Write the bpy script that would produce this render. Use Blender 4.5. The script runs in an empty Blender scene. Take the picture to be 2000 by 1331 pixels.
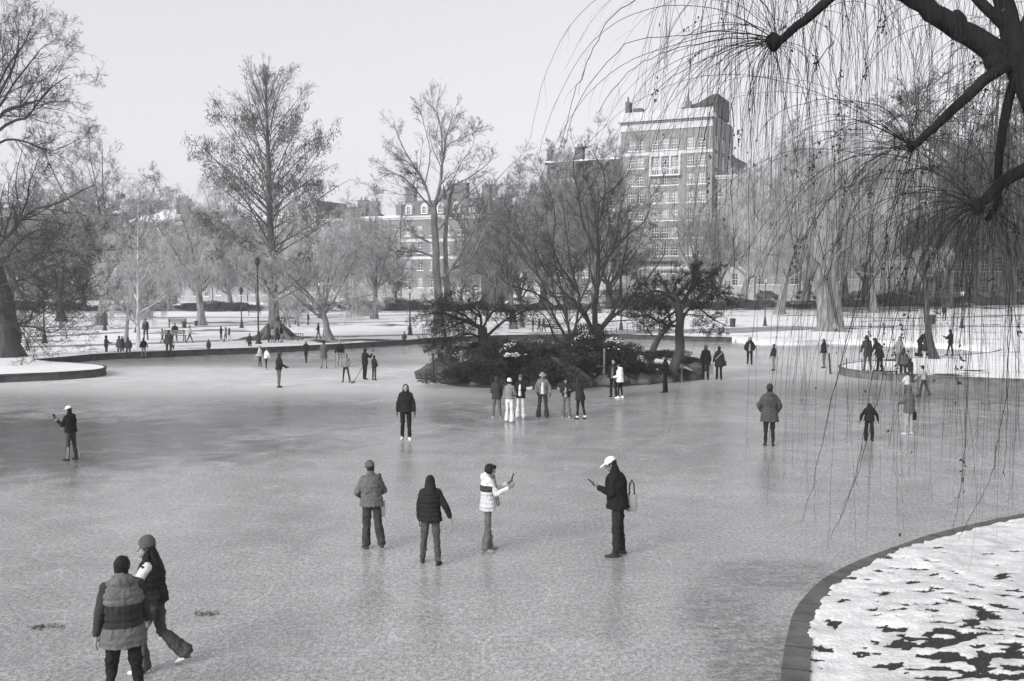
import bpy, math, random, numpy as np
from mathutils import Vector, Matrix
from mathutils.geometry import tessellate_polygon
from mathutils import noise as mnoise
R = math.radians
scene = bpy.context.scene
C = scene.collection

# ---------------------------------------------------------------- camera, world, sun, exposure
F = 1944.4; HC = 4.85; PITCH = math.atan(112.5 / F)
cam = bpy.data.cameras.new('camera'); cam.lens = 35.0; cam.sensor_width = 36.0
cam.clip_end = 6000; cam.clip_start = 0.1
camo = bpy.data.objects.new('camera', cam); C.objects.link(camo)
camo.location = (0, 0, HC); camo.rotation_euler = (R(90) - PITCH, 0, 0)
scene.camera = camo

SUN_EL, SUN_AZ = R(26), R(222)          # azimuth of the sun, clockwise from +Y: behind the camera, to its left
world = bpy.data.worlds.new('World'); scene.world = world; world.use_nodes = True
wt = world.node_tree; wt.nodes.clear()
wo = wt.nodes.new('ShaderNodeOutputWorld'); bg = wt.nodes.new('ShaderNodeBackground')
sky = wt.nodes.new('ShaderNodeTexSky'); sky.sky_type = 'NISHITA'; sky.sun_disc = False
sky.sun_elevation = SUN_EL; sky.sun_rotation = SUN_AZ
sky.air_density = 1.0; sky.dust_density = 4.0; sky.ozone_density = 0.5; sky.altitude = 0
bw = wt.nodes.new('ShaderNodeRGBToBW'); mx = wt.nodes.new('ShaderNodeMix'); mx.data_type = 'RGBA'; mx.blend_type = 'MULTIPLY'
mx.inputs[0].default_value = 1.0; mx.inputs[7].default_value = (1.0, 0.99, 1.035, 1)
thin = wt.nodes.new('ShaderNodeMix'); thin.data_type = 'FLOAT'; thin.inputs[0].default_value = .65; thin.inputs[3].default_value = 2.55   # veil of thin even cloud
wt.links.new(sky.outputs[0], bw.inputs[0]); wt.links.new(bw.outputs[0], thin.inputs[2]); wt.links.new(thin.outputs[0], mx.inputs[6])
wt.links.new(mx.outputs[2], bg.inputs[0]); bg.inputs[1].default_value = 0.15
wt.links.new(bg.outputs[0], wo.inputs[0])
sl = bpy.data.lights.new('sun', 'SUN'); sl.energy = 1.25; sl.angle = R(30); sl.color = (1.0, 0.985, 0.97)
so = bpy.data.objects.new('sun', sl); C.objects.link(so)
sd = Vector((math.sin(SUN_AZ) * math.cos(SUN_EL), math.cos(SUN_AZ) * math.cos(SUN_EL), math.sin(SUN_EL)))
so.rotation_euler = sd.to_track_quat('Z', 'Y').to_euler(); so.location = sd * 300
vs = scene.view_settings
vs.view_transform = 'Standard'; vs.look = 'None'; vs.gamma = 1; vs.use_curve_mapping = False; vs.exposure = 1.06
scene.cycles.max_bounces = 5; scene.cycles.diffuse_bounces = 3; scene.cycles.glossy_bounces = 3
scene.cycles.volume_bounces = 1

# ---------------------------------------------------------------- helpers
SP, CP = math.sin(PITCH), math.cos(PITCH)
def ray(px, py):
    a = (px - 1000) / F; b = -(py - 665.5) / F
    return a, CP + b * SP, -SP + b * CP
def G(px, py, z=0.0):
    a, b, c = ray(px, py); t = (z - HC) / c
    return Vector((a * t, b * t, z))
def D(px, py, Y):
    a, b, c = ray(px, py); t = Y / b
    return Vector((a * t, Y, HC + c * t))
def sm(x): x = min(1, max(0, x)); return x * x * (3 - 2 * x)
def gz(x, y):
    return 0.40 + 1.7 * sm((y - 105) / 75) * sm((x + 5) / 60)
def GT(px, py):
    z = 0.4
    for _ in range(12):
        p = G(px, py, z); z = z * 0.5 + 0.5 * gz(p.x, p.y)
    p = G(px, py, z); return Vector((p.x, p.y, gz(p.x, p.y)))

def tag(o, label=None, cat=None, group=None, kind=None):
    if label: o['label'] = label
    if cat: o['category'] = cat
    if group: o['group'] = group
    if kind: o['kind'] = kind
    return o
def empty(name, loc=(0, 0, 0), rz=0.0, label=None, cat=None, group=None, scale=1):
    o = bpy.data.objects.new(name, None); C.objects.link(o); o.empty_display_size = 0.2
    o.location = loc; o.rotation_euler = (0, 0, rz); o.scale = (scale,) * 3 if not hasattr(scale, '__len__') else scale
    return tag(o, label, cat, group)
def mesh(name, V, Q=None, T=None, smooth=True, polys=None):
    me = bpy.data.meshes.new(name)
    if polys is not None:
        me.from_pydata([tuple(v) for v in V], [], polys)
    else:
        V = np.asarray(V, dtype=np.float32).reshape(-1, 3)
        parts, starts, n0 = [], [], 0
        for A in (Q, T):
            if A is None or len(A) == 0: continue
            A = np.asarray(A, dtype=np.int32)
            parts.append(A.ravel()); starts.append(n0 + np.arange(len(A)) * A.shape[1]); n0 += A.size
        L = np.concatenate(parts); S = np.concatenate(starts)
        me.vertices.add(len(V)); me.vertices.foreach_set('co', V.ravel())
        me.loops.add(len(L)); me.loops.foreach_set('vertex_index', L)
        me.polygons.add(len(S)); me.polygons.foreach_set('loop_start', S.astype(np.int32))
        me.update(calc_edges=True)
    if smooth: me.polygons.foreach_set('use_smooth', np.ones(len(me.polygons), dtype=bool))
    me.update()
    return me
def link(name, me, m=None, parent=None, loc=None):
    o = bpy.data.objects.new(name, me); C.objects.link(o)
    if m is not None and len(me.materials) == 0: me.materials.append(m)
    if parent is not None: o.parent = parent
    if loc is not None: o.location = loc
    return o
def kids(o): return [c for c in o.children]
def copy_tree(o, parent=None):
    c = o.copy(); C.objects.link(c); c.parent = parent
    for ch in kids(o): copy_tree(ch, c)
    return c

# simple collector of solid shapes
class MB:
    def __init__(s): s.v = []; s.f = []
    def add(s, V, Fs):
        n = len(s.v); s.v += [tuple(v) for v in V]; s.f += [tuple(i + n for i in f) for f in Fs]; return s
    def box(s, x0, x1, y0, y1, z0, z1):
        return s.add([(x0,y0,z0),(x1,y0,z0),(x1,y1,z0),(x0,y1,z0),(x0,y0,z1),(x1,y0,z1),(x1,y1,z1),(x0,y1,z1)],
            [(0,3,2,1),(4,5,6,7),(0,1,5,4),(1,2,6,5),(2,3,7,6),(3,0,4,7)])
    def prism(s, poly, y0, y1):            # poly in x,z, extruded along y
        n = len(poly)
        V = [(x, y0, z) for x, z in poly] + [(x, y1, z) for x, z in poly]
        Fs = [tuple(range(n)), tuple(range(2 * n - 1, n - 1, -1))] + [(i, i + n, (i + 1) % n + n, (i + 1) % n) for i in range(n)]
        return s.add(V, Fs)
    def lathe(s, prof, k=12, c=(0, 0, 0)):  # prof of (r, z)
        V = [(c[0] + r * math.cos(2*math.pi*j/k), c[1] + r * math.sin(2*math.pi*j/k), c[2] + z) for r, z in prof for j in range(k)]
        Fs = [(i*k+j, i*k+(j+1)%k, (i+1)*k+(j+1)%k, (i+1)*k+j) for i in range(len(prof)-1) for j in range(k)]
        Fs += [tuple(range(k-1, -1, -1)), tuple((len(prof)-1)*k + j for j in range(k))]
        return s.add(V, Fs)
    def bar(s, a, b, r, k=6, r2=None):
        a = Vector(a); b = Vector(b); d = (b - a).normalized(); u = d.orthogonal().normalized(); w = d.cross(u)
        r2 = r if r2 is None else r2
        V = [a + (u*math.cos(2*math.pi*j/k) + w*math.sin(2*math.pi*j/k)) * r for j in range(k)] + [b + (u*math.cos(2*math.pi*j/k) + w*math.sin(2*math.pi*j/k)) * r2 for j in range(k)]
        return s.add(V, [(j, (j+1)%k, (j+1)%k+k, j+k) for j in range(k)] + [tuple(range(k-1,-1,-1)), tuple(range(k, 2*k))])
    def build(s, name, m, parent=None, smooth=False, loc=None):
        return link(name, mesh(name, s.v, polys=s.f, smooth=smooth), m, parent, loc)

# ---------------------------------------------------------------- materials (a black and white photograph: neutral colours)
def nt(name):
    m = bpy.data.materials.new(name); m.use_nodes = True; n = m.node_tree.nodes; l = m.node_tree.links
    return m, n, l, n['Principled BSDF']
def gcol(g): return (g * 1.01, g * 0.99, g * 0.985, 1) if g < 0.3 else (g, g * 0.992, g * 1.0, 1)
def mat(name, g, rough=0.8, var=0.25, scale=8.0, bump=0.3, bscale=None, spec=0.3, dist=0.02, stretch=(1, 1, 1)):
    m, n, l, b = nt(name)
    tc = n.new('ShaderNodeTexCoord'); mp = n.new('ShaderNodeMapping'); mp.inputs['Scale'].default_value = stretch
    l.new(tc.outputs['Object'], mp.inputs[0])
    no = n.new('ShaderNodeTexNoise'); no.inputs['Scale'].default_value = scale; no.inputs['Detail'].default_value = 5
    l.new(mp.outputs[0], no.inputs[0])
    cr = n.new('ShaderNodeValToRGB'); e = cr.color_ramp.elements
    e[0].position = 0.3; e[0].color = gcol(g * (1 - var)); e[1].position = 0.7; e[1].color = gcol(g * (1 + var))
    l.new(no.outputs[0], cr.inputs[0]); l.new(cr.outputs[0], b.inputs['Base Color'])
    b.inputs['Roughness'].default_value = rough; b.inputs['Specular IOR Level'].default_value = spec
    if bump:
        n2 = n.new('ShaderNodeTexNoise'); n2.inputs['Scale'].default_value = bscale or scale * 3; n2.inputs['Detail'].default_value = 4
        l.new(mp.outputs[0], n2.inputs[0])
        bm = n.new('ShaderNodeBump'); bm.inputs['Strength'].default_value = bump; bm.inputs['Distance'].default_value = dist
        l.new(n2.outputs[0], bm.inputs['Height']); l.new(bm.outputs[0], b.inputs['Normal'])
    return m
_mc = {}
def cloth(g, rough=0.85):
    k = ('c', round(g, 3), rough)
    if k not in _mc: _mc[k] = mat('cloth', g, rough, 0.18, 9, 0.5, 26, 0.06, 0.02)
    return _mc[k]
def bark(g):
    k = ('b', round(g, 3))
    if k not in _mc: _mc[k] = mat('bark', g, 0.95, 0.45, 3.5, 0.8, 14, 0.1, 0.04, (1, 1, 0.25))
    return _mc[k]
def twigm(g):
    k = ('t', round(g, 3))
    if k not in _mc: _mc[k] = mat('twig_bark', g, 0.95, 0.6, 1.7, 0, spec=0.1)
    return _mc[k]
M_skin = mat('skin', 0.27, 0.6, 0.06, 20, 0.1)
M_skin_dark = mat('skin_dark', 0.17, 0.6, 0.06, 20, 0.1)
M_hair = mat('hair', 0.018, 0.55, 0.3, 30, 0.6, 60, 0.1, 0.01, (3, 3, .5))
M_iron = mat('black_iron', 0.03, 0.5, 0.2, 10, 0.1)
M_wood = mat('weathered_wood', 0.13, 0.9, 0.4, 14, 0.7, 30, 0.2, 0.02, (1, 1, 0.2))
M_white = mat('white_paint', 0.72, 0.6, 0.06, 2, 0)
M_stone = mat('granite', 0.15, 0.85, 0.35, 5, 0.5, 25)
M_globe = mat('frosted_glass', 0.75, 0.35, 0.04, 5, 0)
M_black = mat('black_plastic', 0.015, 0.3, 0.1, 5, 0)
# ---------------------------------------------------------------- ice, snow, shores
def ice_material():
    m, n, l, b = nt('ice')
    geo = n.new('ShaderNodeNewGeometry')
    def noise(scale, detail=4, stretch=(1, 1, 1), rough=0.5, dist=0.0):
        mp = n.new('ShaderNodeMapping'); mp.inputs['Scale'].default_value = stretch; l.new(geo.outputs['Position'], mp.inputs[0])
        t = n.new('ShaderNodeTexNoise'); t.inputs['Scale'].default_value = scale; t.inputs['Detail'].default_value = detail
        t.inputs['Roughness'].default_value = rough; t.inputs['Distortion'].default_value = dist
        l.new(mp.outputs[0], t.inputs[0]); return t.outputs[0]
    def mth(op, a, c=None, d=None):
        t = n.new('ShaderNodeMath'); t.operation = op
        for i, x in enumerate((a, c, d)):
            if x is None: continue
            if isinstance(x, (int, float)): t.inputs[i].default_value = x
            else: l.new(x, t.inputs[i])
        return t.outputs[0]
    def ramp(x, p0, p1, v0, v1):
        t = n.new('ShaderNodeMapRange'); t.clamp = True; t.interpolation_type = 'SMOOTHSTEP'
        l.new(x, t.inputs[0])
        for i, v in enumerate((p0, p1, v0, v1)): t.inputs[i + 1].default_value = v
        return t.outputs[0]
    sep = n.new('ShaderNodeSeparateXYZ'); l.new(geo.outputs['Position'], sep.inputs[0])
    X, Y = sep.outputs[0], sep.outputs[1]
    big = noise(0.12, 3, (1, 1, 1), .5, .4); mid = noise(0.9, 6, (1, 1.0, 1), .6, .6); fine = noise(14, 5, (1, .7, 1), .7); grit = noise(75, 2, (1, 1, 1), .7); coarse = noise(30, 3, (1, .8, 1), .7)
    # patches of darker, slightly smoother ice: an ellipse mask in world metres broken up by noise
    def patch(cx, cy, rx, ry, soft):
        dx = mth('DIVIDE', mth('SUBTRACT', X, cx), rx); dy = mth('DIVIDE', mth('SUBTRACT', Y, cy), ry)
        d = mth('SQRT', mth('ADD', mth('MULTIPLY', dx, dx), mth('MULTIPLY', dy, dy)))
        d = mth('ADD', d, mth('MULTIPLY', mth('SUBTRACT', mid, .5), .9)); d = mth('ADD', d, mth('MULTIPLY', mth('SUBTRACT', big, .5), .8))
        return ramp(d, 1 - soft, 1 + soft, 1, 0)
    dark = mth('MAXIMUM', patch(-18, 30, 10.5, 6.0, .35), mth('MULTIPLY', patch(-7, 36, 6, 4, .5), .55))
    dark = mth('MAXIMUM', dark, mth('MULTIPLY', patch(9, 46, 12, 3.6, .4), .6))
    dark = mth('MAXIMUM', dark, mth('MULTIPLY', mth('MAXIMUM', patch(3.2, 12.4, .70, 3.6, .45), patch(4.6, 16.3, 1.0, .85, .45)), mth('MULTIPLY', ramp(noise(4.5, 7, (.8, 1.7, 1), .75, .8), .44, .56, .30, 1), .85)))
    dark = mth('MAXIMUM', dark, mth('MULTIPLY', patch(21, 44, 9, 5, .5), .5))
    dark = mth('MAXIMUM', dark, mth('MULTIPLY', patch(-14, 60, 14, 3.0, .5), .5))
    base = ramp(big, .3, .7, .255, .33)
    base = mth('MULTIPLY', base, ramp(mid, .25, .75, .86, 1.12))
    base = mth('MULTIPLY', base, ramp(fine, .25, .75, .60, 1.4))
    base = mth('MULTIPLY', base, ramp(grit, .36, .64, .62, 1.38)); base = mth('MULTIPLY', base, ramp(coarse, .34, .66, .70, 1.30))
    frost = mth('MAXIMUM', patch(-12, 52, 34, 8.5, .4), patch(22, 62, 26, 12, .4)); base = mth('MULTIPLY', base, mth('ADD', 1, mth('MULTIPLY', frost, .75)))
    def lines(sc_, st, w):       # skate marks: thin pale curving scratches
        q = noise(sc_, 1.5, st, .4, .3); return ramp(mth('ABSOLUTE', mth('SUBTRACT', q, .5)), 0, w, 1, 0)
    scr = mth('MAXIMUM', lines(.55, (1, .45, 1), .0042), mth('MAXIMUM', lines(.8, (.4, 1, 1), .005), lines(1.3, (.9, .7, 1), .006)))
    scr = mth('MULTIPLY', scr, ramp(noise(.5, 3, (1, 1, 1)), .42, .62, 0, 1)); base = mth('ADD', base, mth('MULTIPLY', scr, .10))
    flecks = ramp(noise(1.6, 8, (.5, 1.8, 1), .75, 1.2), .60, .68, 0, .22)
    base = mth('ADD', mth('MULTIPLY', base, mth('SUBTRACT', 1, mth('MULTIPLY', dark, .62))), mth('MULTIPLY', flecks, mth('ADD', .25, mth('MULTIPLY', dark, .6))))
    cc = n.new('ShaderNodeCombineColor'); 
    for i in range(3): l.new(base, cc.inputs[i])
    l.new(cc.outputs[0], b.inputs['Base Color'])
    rg = mth('ADD', ramp(mid, .3, .7, .19, .28), mth('ADD', mth('MULTIPLY', dark, -.04), mth('MULTIPLY', frost, .28))); l.new(rg, b.inputs['Roughness'])
    b.inputs['IOR'].default_value = 1.31; b.inputs['Specular IOR Level'].default_value = 0.5
    hb = mth('ADD', mth('MULTIPLY', fine, .5), mth('ADD', mth('MULTIPLY', grit, .22), mth('MULTIPLY', mid, 1.0)))
    bm = n.new('ShaderNodeBump'); bm.inputs['Strength'].default_value = .22; bm.inputs['Distance'].default_value = .008
    l.new(hb, bm.inputs['Height']); l.new(bm.outputs[0], b.inputs['Normal'])
    return m
def snow_material(name, thr, scale, stretch=(1, 1, 1), g=0.82, soil=0.06, near=False):
    m, n, l, b = nt(name)
    geo = n.new('ShaderNodeNewGeometry'); mp = n.new('ShaderNodeMapping'); mp.inputs['Scale'].default_value = stretch
    l.new(geo.outputs['Position'], mp.inputs[0])
    a = n.new('ShaderNodeTexNoise'); a.inputs['Scale'].default_value = scale; a.inputs['Detail'].default_value = 9; a.inputs['Roughness'].default_value = .62; a.inputs['Distortion'].default_value = .3
    c = n.new('ShaderNodeTexNoise'); c.inputs['Scale'].default_value = scale * .16; c.inputs['Detail'].default_value = 3
    f = n.new('ShaderNodeTexNoise'); f.inputs['Scale'].default_value = scale * 14; f.inputs['Detail'].default_value = 4
    for t in (a, c, f): l.new(mp.outputs[0], t.inputs[0])
    ad = n.new('ShaderNodeMath'); ad.operation = 'MULTIPLY_ADD'; ad.inputs[1].default_value = .9; l.new(c.outputs[0], ad.inputs[0]); l.new(a.outputs[0], ad.inputs[2])
    src = ad.outputs[0]
    if near:     # more soil shows towards the camera end of the bank
        sp = n.new('ShaderNodeSeparateXYZ'); l.new(geo.outputs['Position'], sp.inputs[0])
        mr = n.new('ShaderNodeMapRange'); mr.inputs[1].default_value = 11; mr.inputs[2].default_value = 19; mr.inputs[3].default_value = .0; mr.inputs[4].default_value = -.16
        l.new(sp.outputs[1], mr.inputs[0]); ad2 = n.new('ShaderNodeMath'); ad2.operation = 'ADD'; l.new(src, ad2.inputs[0]); l.new(mr.outputs[0], ad2.inputs[1]); src = ad2.outputs[0]
    cr = n.new('ShaderNodeValToRGB'); e = cr.color_ramp.elements
    e[0].position = thr; e[0].color = gcol(g); e[1].position = thr + .022; e[1].color = gcol(soil)
    mid = e.new(thr - .12); mid.color = gcol(g); e[1].color = gcol(g * .9)
    # ramp above 1 is clamped, so bring the sum of the noises into range
    dv = n.new('ShaderNodeMath'); dv.operation = 'DIVIDE'; dv.inputs[1].default_value = 1.9; l.new(src, dv.inputs[0])
    l.new(dv.outputs[0], cr.inputs[0])
    vr = n.new('ShaderNodeMapRange'); vr.inputs[1].default_value = .3; vr.inputs[2].default_value = .7; vr.inputs[3].default_value = .86; vr.inputs[4].default_value = 1.06
    l.new(f.outputs[0], vr.inputs[0])
    mu = n.new('ShaderNodeMix'); mu.data_type = 'RGBA'; mu.blend_type = 'MULTIPLY'; mu.inputs[0].default_value = 1
    l.new(cr.outputs[0], mu.inputs[6]); l.new(vr.outputs[0], mu.inputs[7]); l.new(mu.outputs[2], b.inputs['Base Color'])
    b.inputs['Roughness'].default_value = .85; b.inputs['Specular IOR Level'].default_value = .2
    bm = n.new('ShaderNodeBump'); bm.inputs['Strength'].default_value = .55; bm.inputs['Distance'].default_value = .05
    hs = n.new('ShaderNodeMath'); hs.operation = 'MULTIPLY_ADD'; hs.inputs[1].default_value = .35; l.new(f.outputs[0], hs.inputs[0]); 
    iv = n.new('ShaderNodeMath'); iv.operation = 'MULTIPLY'; iv.inputs[1].default_value = -1; l.new(a.outputs[0], iv.inputs[0]); l.new(iv.outputs[0], hs.inputs[2])
    l.new(hs.outputs[0], bm.inputs['Height']); l.new(bm.outputs[0], b.inputs['Normal'])
    return m
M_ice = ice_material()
M_snow = snow_material('old_snow', .56, .55, (.6, 1, 1))
M_snow_near = snow_material('patchy_snow', .515, 2.6, (.75, 1.15, 1), near=True)
M_snow_clean = mat('snow', .82, .85, .06, 3, .3)
M_path = mat('trodden_path', .27, .9, .45, .9, .3)
M_soil = snow_material('island_soil', .46, .9, (1, 1, 1), .75, .035)

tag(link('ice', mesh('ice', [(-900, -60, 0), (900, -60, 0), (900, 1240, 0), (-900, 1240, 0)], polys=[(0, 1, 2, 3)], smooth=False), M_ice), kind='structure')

def smooth_line(P, sub=6):
    P = [Vector(p) for p in P]; out = []
    for i in range(len(P) - 1):
        p0 = P[max(0, i-1)]; p1 = P[i]; p2 = P[i+1]; p3 = P[min(len(P)-1, i+2)]
        for k in range(sub):
            t = k / sub
            out.append(0.5 * ((2*p1) + (p2-p0)*t + (2*p0-5*p1+4*p2-p3)*t*t + (3*p1-p0-3*p2+p3)*t*t*t))
    out.append(P[-1]); return out

left_front = [(-260, 741), (-100, 737), (0, 732), (100, 728), (165, 724), (196, 721), (207, 717), (196, 713), (150, 709), (100, 706), (66, 702)]
far_shore = [(66, 702), (120, 698), (200, 691), (300, 687), (400, 683), (560, 677), (700, 670), (800, 664), (850, 660), (950, 656), (1100, 653), (1240, 654), (1365, 658), (1430, 659), (1480, 664), (1560, 665), (1640, 663), (1750, 667), (1860, 672), (1925, 677), (1955, 683)]
right_pen = [(1955, 683), (1930, 689), (1850, 696), (1740, 702), (1670, 708), (1645, 712), (1640, 716), (1655, 721), (1700, 726), (1760, 730), (1850, 735), (2000, 741), (2300, 748)]
L1 = smooth_line([G(x, y, .4) for x, y in left_front]); L2 = smooth_line([G(x, y, .4) for x, y in far_shore]); L3 = smooth_line([G(x, y, .4) for x, y in right_pen])
shore = L1 + L2[1:] + L3[1:]
YB = 105.0
outer = [Vector((400, shore[-1].y, .4)), Vector((400, YB, .4))]
xs = np.linspace(400, -400, 41)[1:-1]
outer += [Vector((x, YB, gz(x, YB))) for x in xs] + [Vector((-400, YB, .4)), Vector((-400, shore[0].y, .4))]
poly = shore + outer
tris = tessellate_polygon([poly])
Vg = [tuple(p) for p in poly]; Fg = [tuple(t) for t in tris]
ys = [YB, 115, 125, 135, 145, 155, 165, 175, 185, 200, 260, 400, 800, 1240]
xs = np.linspace(400, -400, 41)
n0 = len(Vg)
for j, y in enumerate(ys):
    for x in xs: Vg.append((x * (1 if j < 10 else min(3.1, 1 + (y - 200) / 300)), y, gz(x, y)))
for j in range(len(ys) - 1):
    for i in range(40): Fg.append((n0 + j*41 + i, n0 + (j+1)*41 + i, n0 + (j+1)*41 + i + 1, n0 + j*41 + i + 1))
me = mesh('snow_ground', Vg, polys=Fg, smooth=False)
import bmesh
bmm = bmesh.new(); bmm.from_mesh(me)
for f in bmm.faces:
    if f.normal.z < 0: f.normal_flip()
bmm.to_mesh(me); bmm.free()
tag(link('snow_ground', me, M_snow), kind='structure')

def wall_strip(name, line, top, m, label, cap=.32, h0=-.05, cat='wall', rough=0):
    """stone shore wall: a face rising out of the ice with a coping on top, on the land side of LINE"""
    n = len(line); V = []
    for i, p in enumerate(line):
        d = (line[min(n-1, i+1)] - line[max(0, i-1)]).normalized(); nn = Vector((-d.y, d.x, 0))
        jit = 0.012 * math.sin(i * 12.9) + rough * mnoise.noise(p * 2.3)
        V += [tuple(Vector((p.x, p.y, h0)) - nn * (.03 + jit)), tuple(Vector((p.x, p.y, top - .07)) - nn * (.005 + jit)), tuple(Vector((p.x, p.y, top - .065)) - nn * .05),
              tuple(Vector((p.x, p.y, top + .012)) - nn * .05), tuple(Vector((p.x, p.y, top + .012)) + nn * cap), tuple(Vector((p.x, p.y, h0)) + nn * cap)]
    Fs = [(i*6+k, (i+1)*6+k, (i+1)*6+k+1, i*6+k+1) for i in range(n-1) for k in range(5)]
    return tag(link(name, mesh(name, V, polys=Fs, smooth=False), m), label, cat)
M_wall = mat('shore_stone', .062, .9, .4, 2.5, .6, 12)
# land lies to the left when walking these lines from left to right (towards +X) in the picture
wall_strip('shore_wall', L1, .4, M_wall, 'dark stone shore wall round the snowy spit at the left edge', .1)
nL = 13*6
wall_strip('shore_wall', L2[:nL+1], .4, M_wall, 'long dark stone wall along the far shore of the pond', .1)
es_ = wall_strip('snow_edge', L2[nL:], .4, M_snow, None, .1, cat=None); tag(es_, kind='structure')
M_wall2 = mat('shore_stone_grey', .13, .9, .4, 2.5, .6, 12)
wall_strip('shore_wall', L3, .4, M_wall2, 'grey stone shore wall round the snowy spit behind the willow strands', .12)

# near bank
nb = [(1530, 1420), (1533, 1340), (1537, 1290), (1546, 1240), (1557, 1200), (1578, 1168), (1612, 1135), (1655, 1110), (1705, 1088), (1760, 1068), (1820, 1047), (1900, 1027), (2010, 1004), (2200, 972), (2600, 930)]
NB = smooth_line([G(x, y, .28) for x, y in nb], 8)
M_cop = mat('coping_stone', .10, .85, .35, 3.0, .7, 20)
tag(wall_strip('bank_kerb', NB[::-1], .28, M_cop, 'curved stone kerb edging the near snowy bank', .27, rough=.05), kind=None)
# joints between kerb stones
inner = []
for i, p in enumerate(NB):
    d = (NB[min(len(NB)-1, i+1)] - NB[max(0, i-1)]).normalized(); inner.append(p + Vector((-d.y, d.x, 0)) * -0.30)
sgn = 1
# grid the bank as a displaced sheet
def inside_dist(x, y):
    best = 1e9; side = 1
    for i in range(0, len(NBn) - 1):
        ax, ay = NBn[i]; bx, by = NBn[i+1]
        dx, dy = bx-ax, by-ay; t = max(0, min(1, ((x-ax)*dx+(y-ay)*dy)/(dx*dx+dy*dy)))
        qx, qy = ax+t*dx, ay+t*dy; d2 = (x-qx)**2+(y-qy)**2
        if d2 < best: best = d2; side = 1 if dx*(y-ay)-dy*(x-ax) < 0 else -1
    return math.sqrt(best) * side
NBn = [(p.x, p.y) for p in NB[::3]]
NB2 = smooth_line([G(x, y, .28) for x, y in nb], 15)
Vb, Fb, Sb = [], [], []
na, nr = len(NB2), 230
def fbm(v, o=4):
    a = 0; f = 1; g_ = 1
    for _ in range(o): a += mnoise.noise(v * f) * g_; f *= 2.1; g_ *= .55
    return a
for i, p in enumerate(NB2):
    d = (NB2[min(na-1, i+1)] - NB2[max(0, i-1)]).normalized(); nn = Vector((d.y, -d.x, 0)); cx, cy = 30.0, 4.0
    for k in range(nr):
        t = (k / (nr - 1)) ** 1.7
        w = .22 + .07 * mnoise.noise(Vector((p.x * 3, p.y * 3, 0))) + .05 * mnoise.noise(Vector((p.x * 11, p.y * 11, 0)))
        a = p + nn * w; q = Vector((a.x + (cx - a.x) * t, a.y + (cy - a.y) * t, 0))
        big = fbm(Vector((q.x * .42, q.y * .55, 2)), 2); det = fbm(Vector((q.x * 2.7, q.y * 5.0, 7)), 5)
        near_ = sm((19 - q.y) / 8)
        so = big * .62 + det * 1.25 + .42 * near_ - .74                 # > 0: snow gone, soil shows
        edge = min(1, k / 3.0); so = so * edge - .3 * (1 - edge) if k else .2
        soil = sm(so * 4 + .5)
        h = .024 * fbm(Vector((q.x * 3.2, q.y * 3.2, 3)), 4) + .10 * mnoise.noise(Vector((q.x * .4, q.y * .4, 5)))
        Vb.append((q.x, q.y, .285 + (.030 * (1 - soil) + h * (.6 + .4 * (1 - soil))) * edge + .25 * sm(t * 2))); Sb.append(soil)
for i in range(na - 1):
    for k in range(nr - 1): Fb.append((i*nr+k, i*nr+k+1, (i+1)*nr+k+1, (i+1)*nr+k))
mb_ = mesh('snow_bank', Vb, polys=Fb); at_ = mb_.attributes.new('soil', 'FLOAT', 'POINT'); at_.data.foreach_set('value', Sb)
m, n, l, b = nt('trampled_snow'); an = n.new('ShaderNodeAttribute'); an.attribute_name = 'soil'
geo = n.new('ShaderNodeNewGeometry'); no = n.new('ShaderNodeTexNoise'); no.inputs['Scale'].default_value = 22; no.inputs['Detail'].default_value = 6; l.new(geo.outputs['Position'], no.inputs[0])
n3 = n.new('ShaderNodeTexNoise'); n3.inputs['Scale'].default_value = 2.2; n3.inputs['Detail'].default_value = 5; l.new(geo.outputs['Position'], n3.inputs[0])
ma = n.new('ShaderNodeMath'); ma.operation = 'MULTIPLY_ADD'; ma.inputs[1].default_value = 1.1; l.new(no.outputs[0], ma.inputs[0]); l.new(an.outputs['Fac'], ma.inputs[2])
mr = n.new('ShaderNodeMapRange'); mr.interpolation_type = 'SMOOTHSTEP'; mr.inputs[1].default_value = .92; mr.inputs[2].default_value = 1.12; l.new(ma.outputs[0], mr.inputs[0])
sr = n.new('ShaderNodeMapRange'); sr.inputs[1].default_value = .3; sr.inputs[2].default_value = .7; sr.inputs[3].default_value = .50; sr.inputs[4].default_value = .80; l.new(n3.outputs[0], sr.inputs[0])
fr_ = n.new('ShaderNodeMapRange'); fr_.inputs[1].default_value = .3; fr_.inputs[2].default_value = .7; fr_.inputs[3].default_value = .82; fr_.inputs[4].default_value = 1.1; l.new(no.outputs[0], fr_.inputs[0])
sv_ = n.new('ShaderNodeMath'); sv_.operation = 'MULTIPLY'; l.new(sr.outputs[0], sv_.inputs[0]); l.new(fr_.outputs[0], sv_.inputs[1])
mi_ = n.new('ShaderNodeMix'); mi_.data_type = 'RGBA'; l.new(mr.outputs[0], mi_.inputs[0]); l.new(sv_.outputs[0], mi_.inputs[6]); mi_.inputs[7].default_value = gcol(.04); l.new(mi_.outputs[2], b.inputs['Base Color'])
b.inputs['Roughness'].default_value = .9; b.inputs['Specular IOR Level'].default_value = .1
bp = n.new('ShaderNodeBump'); bp.inputs['Strength'].default_value = .7; bp.inputs['Distance'].default_value = .03; l.new(no.outputs[0], bp.inputs['Height']); l.new(bp.outputs[0], b.inputs['Normal'])
tag(link('snow_bank', mb_, m), kind='structure')
gr = random.Random(5); gv, gf = [], []
cand = [i for i, s_ in enumerate(Sb) if s_ > .35 and 8 < Vb[i][1] < 26 and Vb[i][0] < 14]
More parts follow.
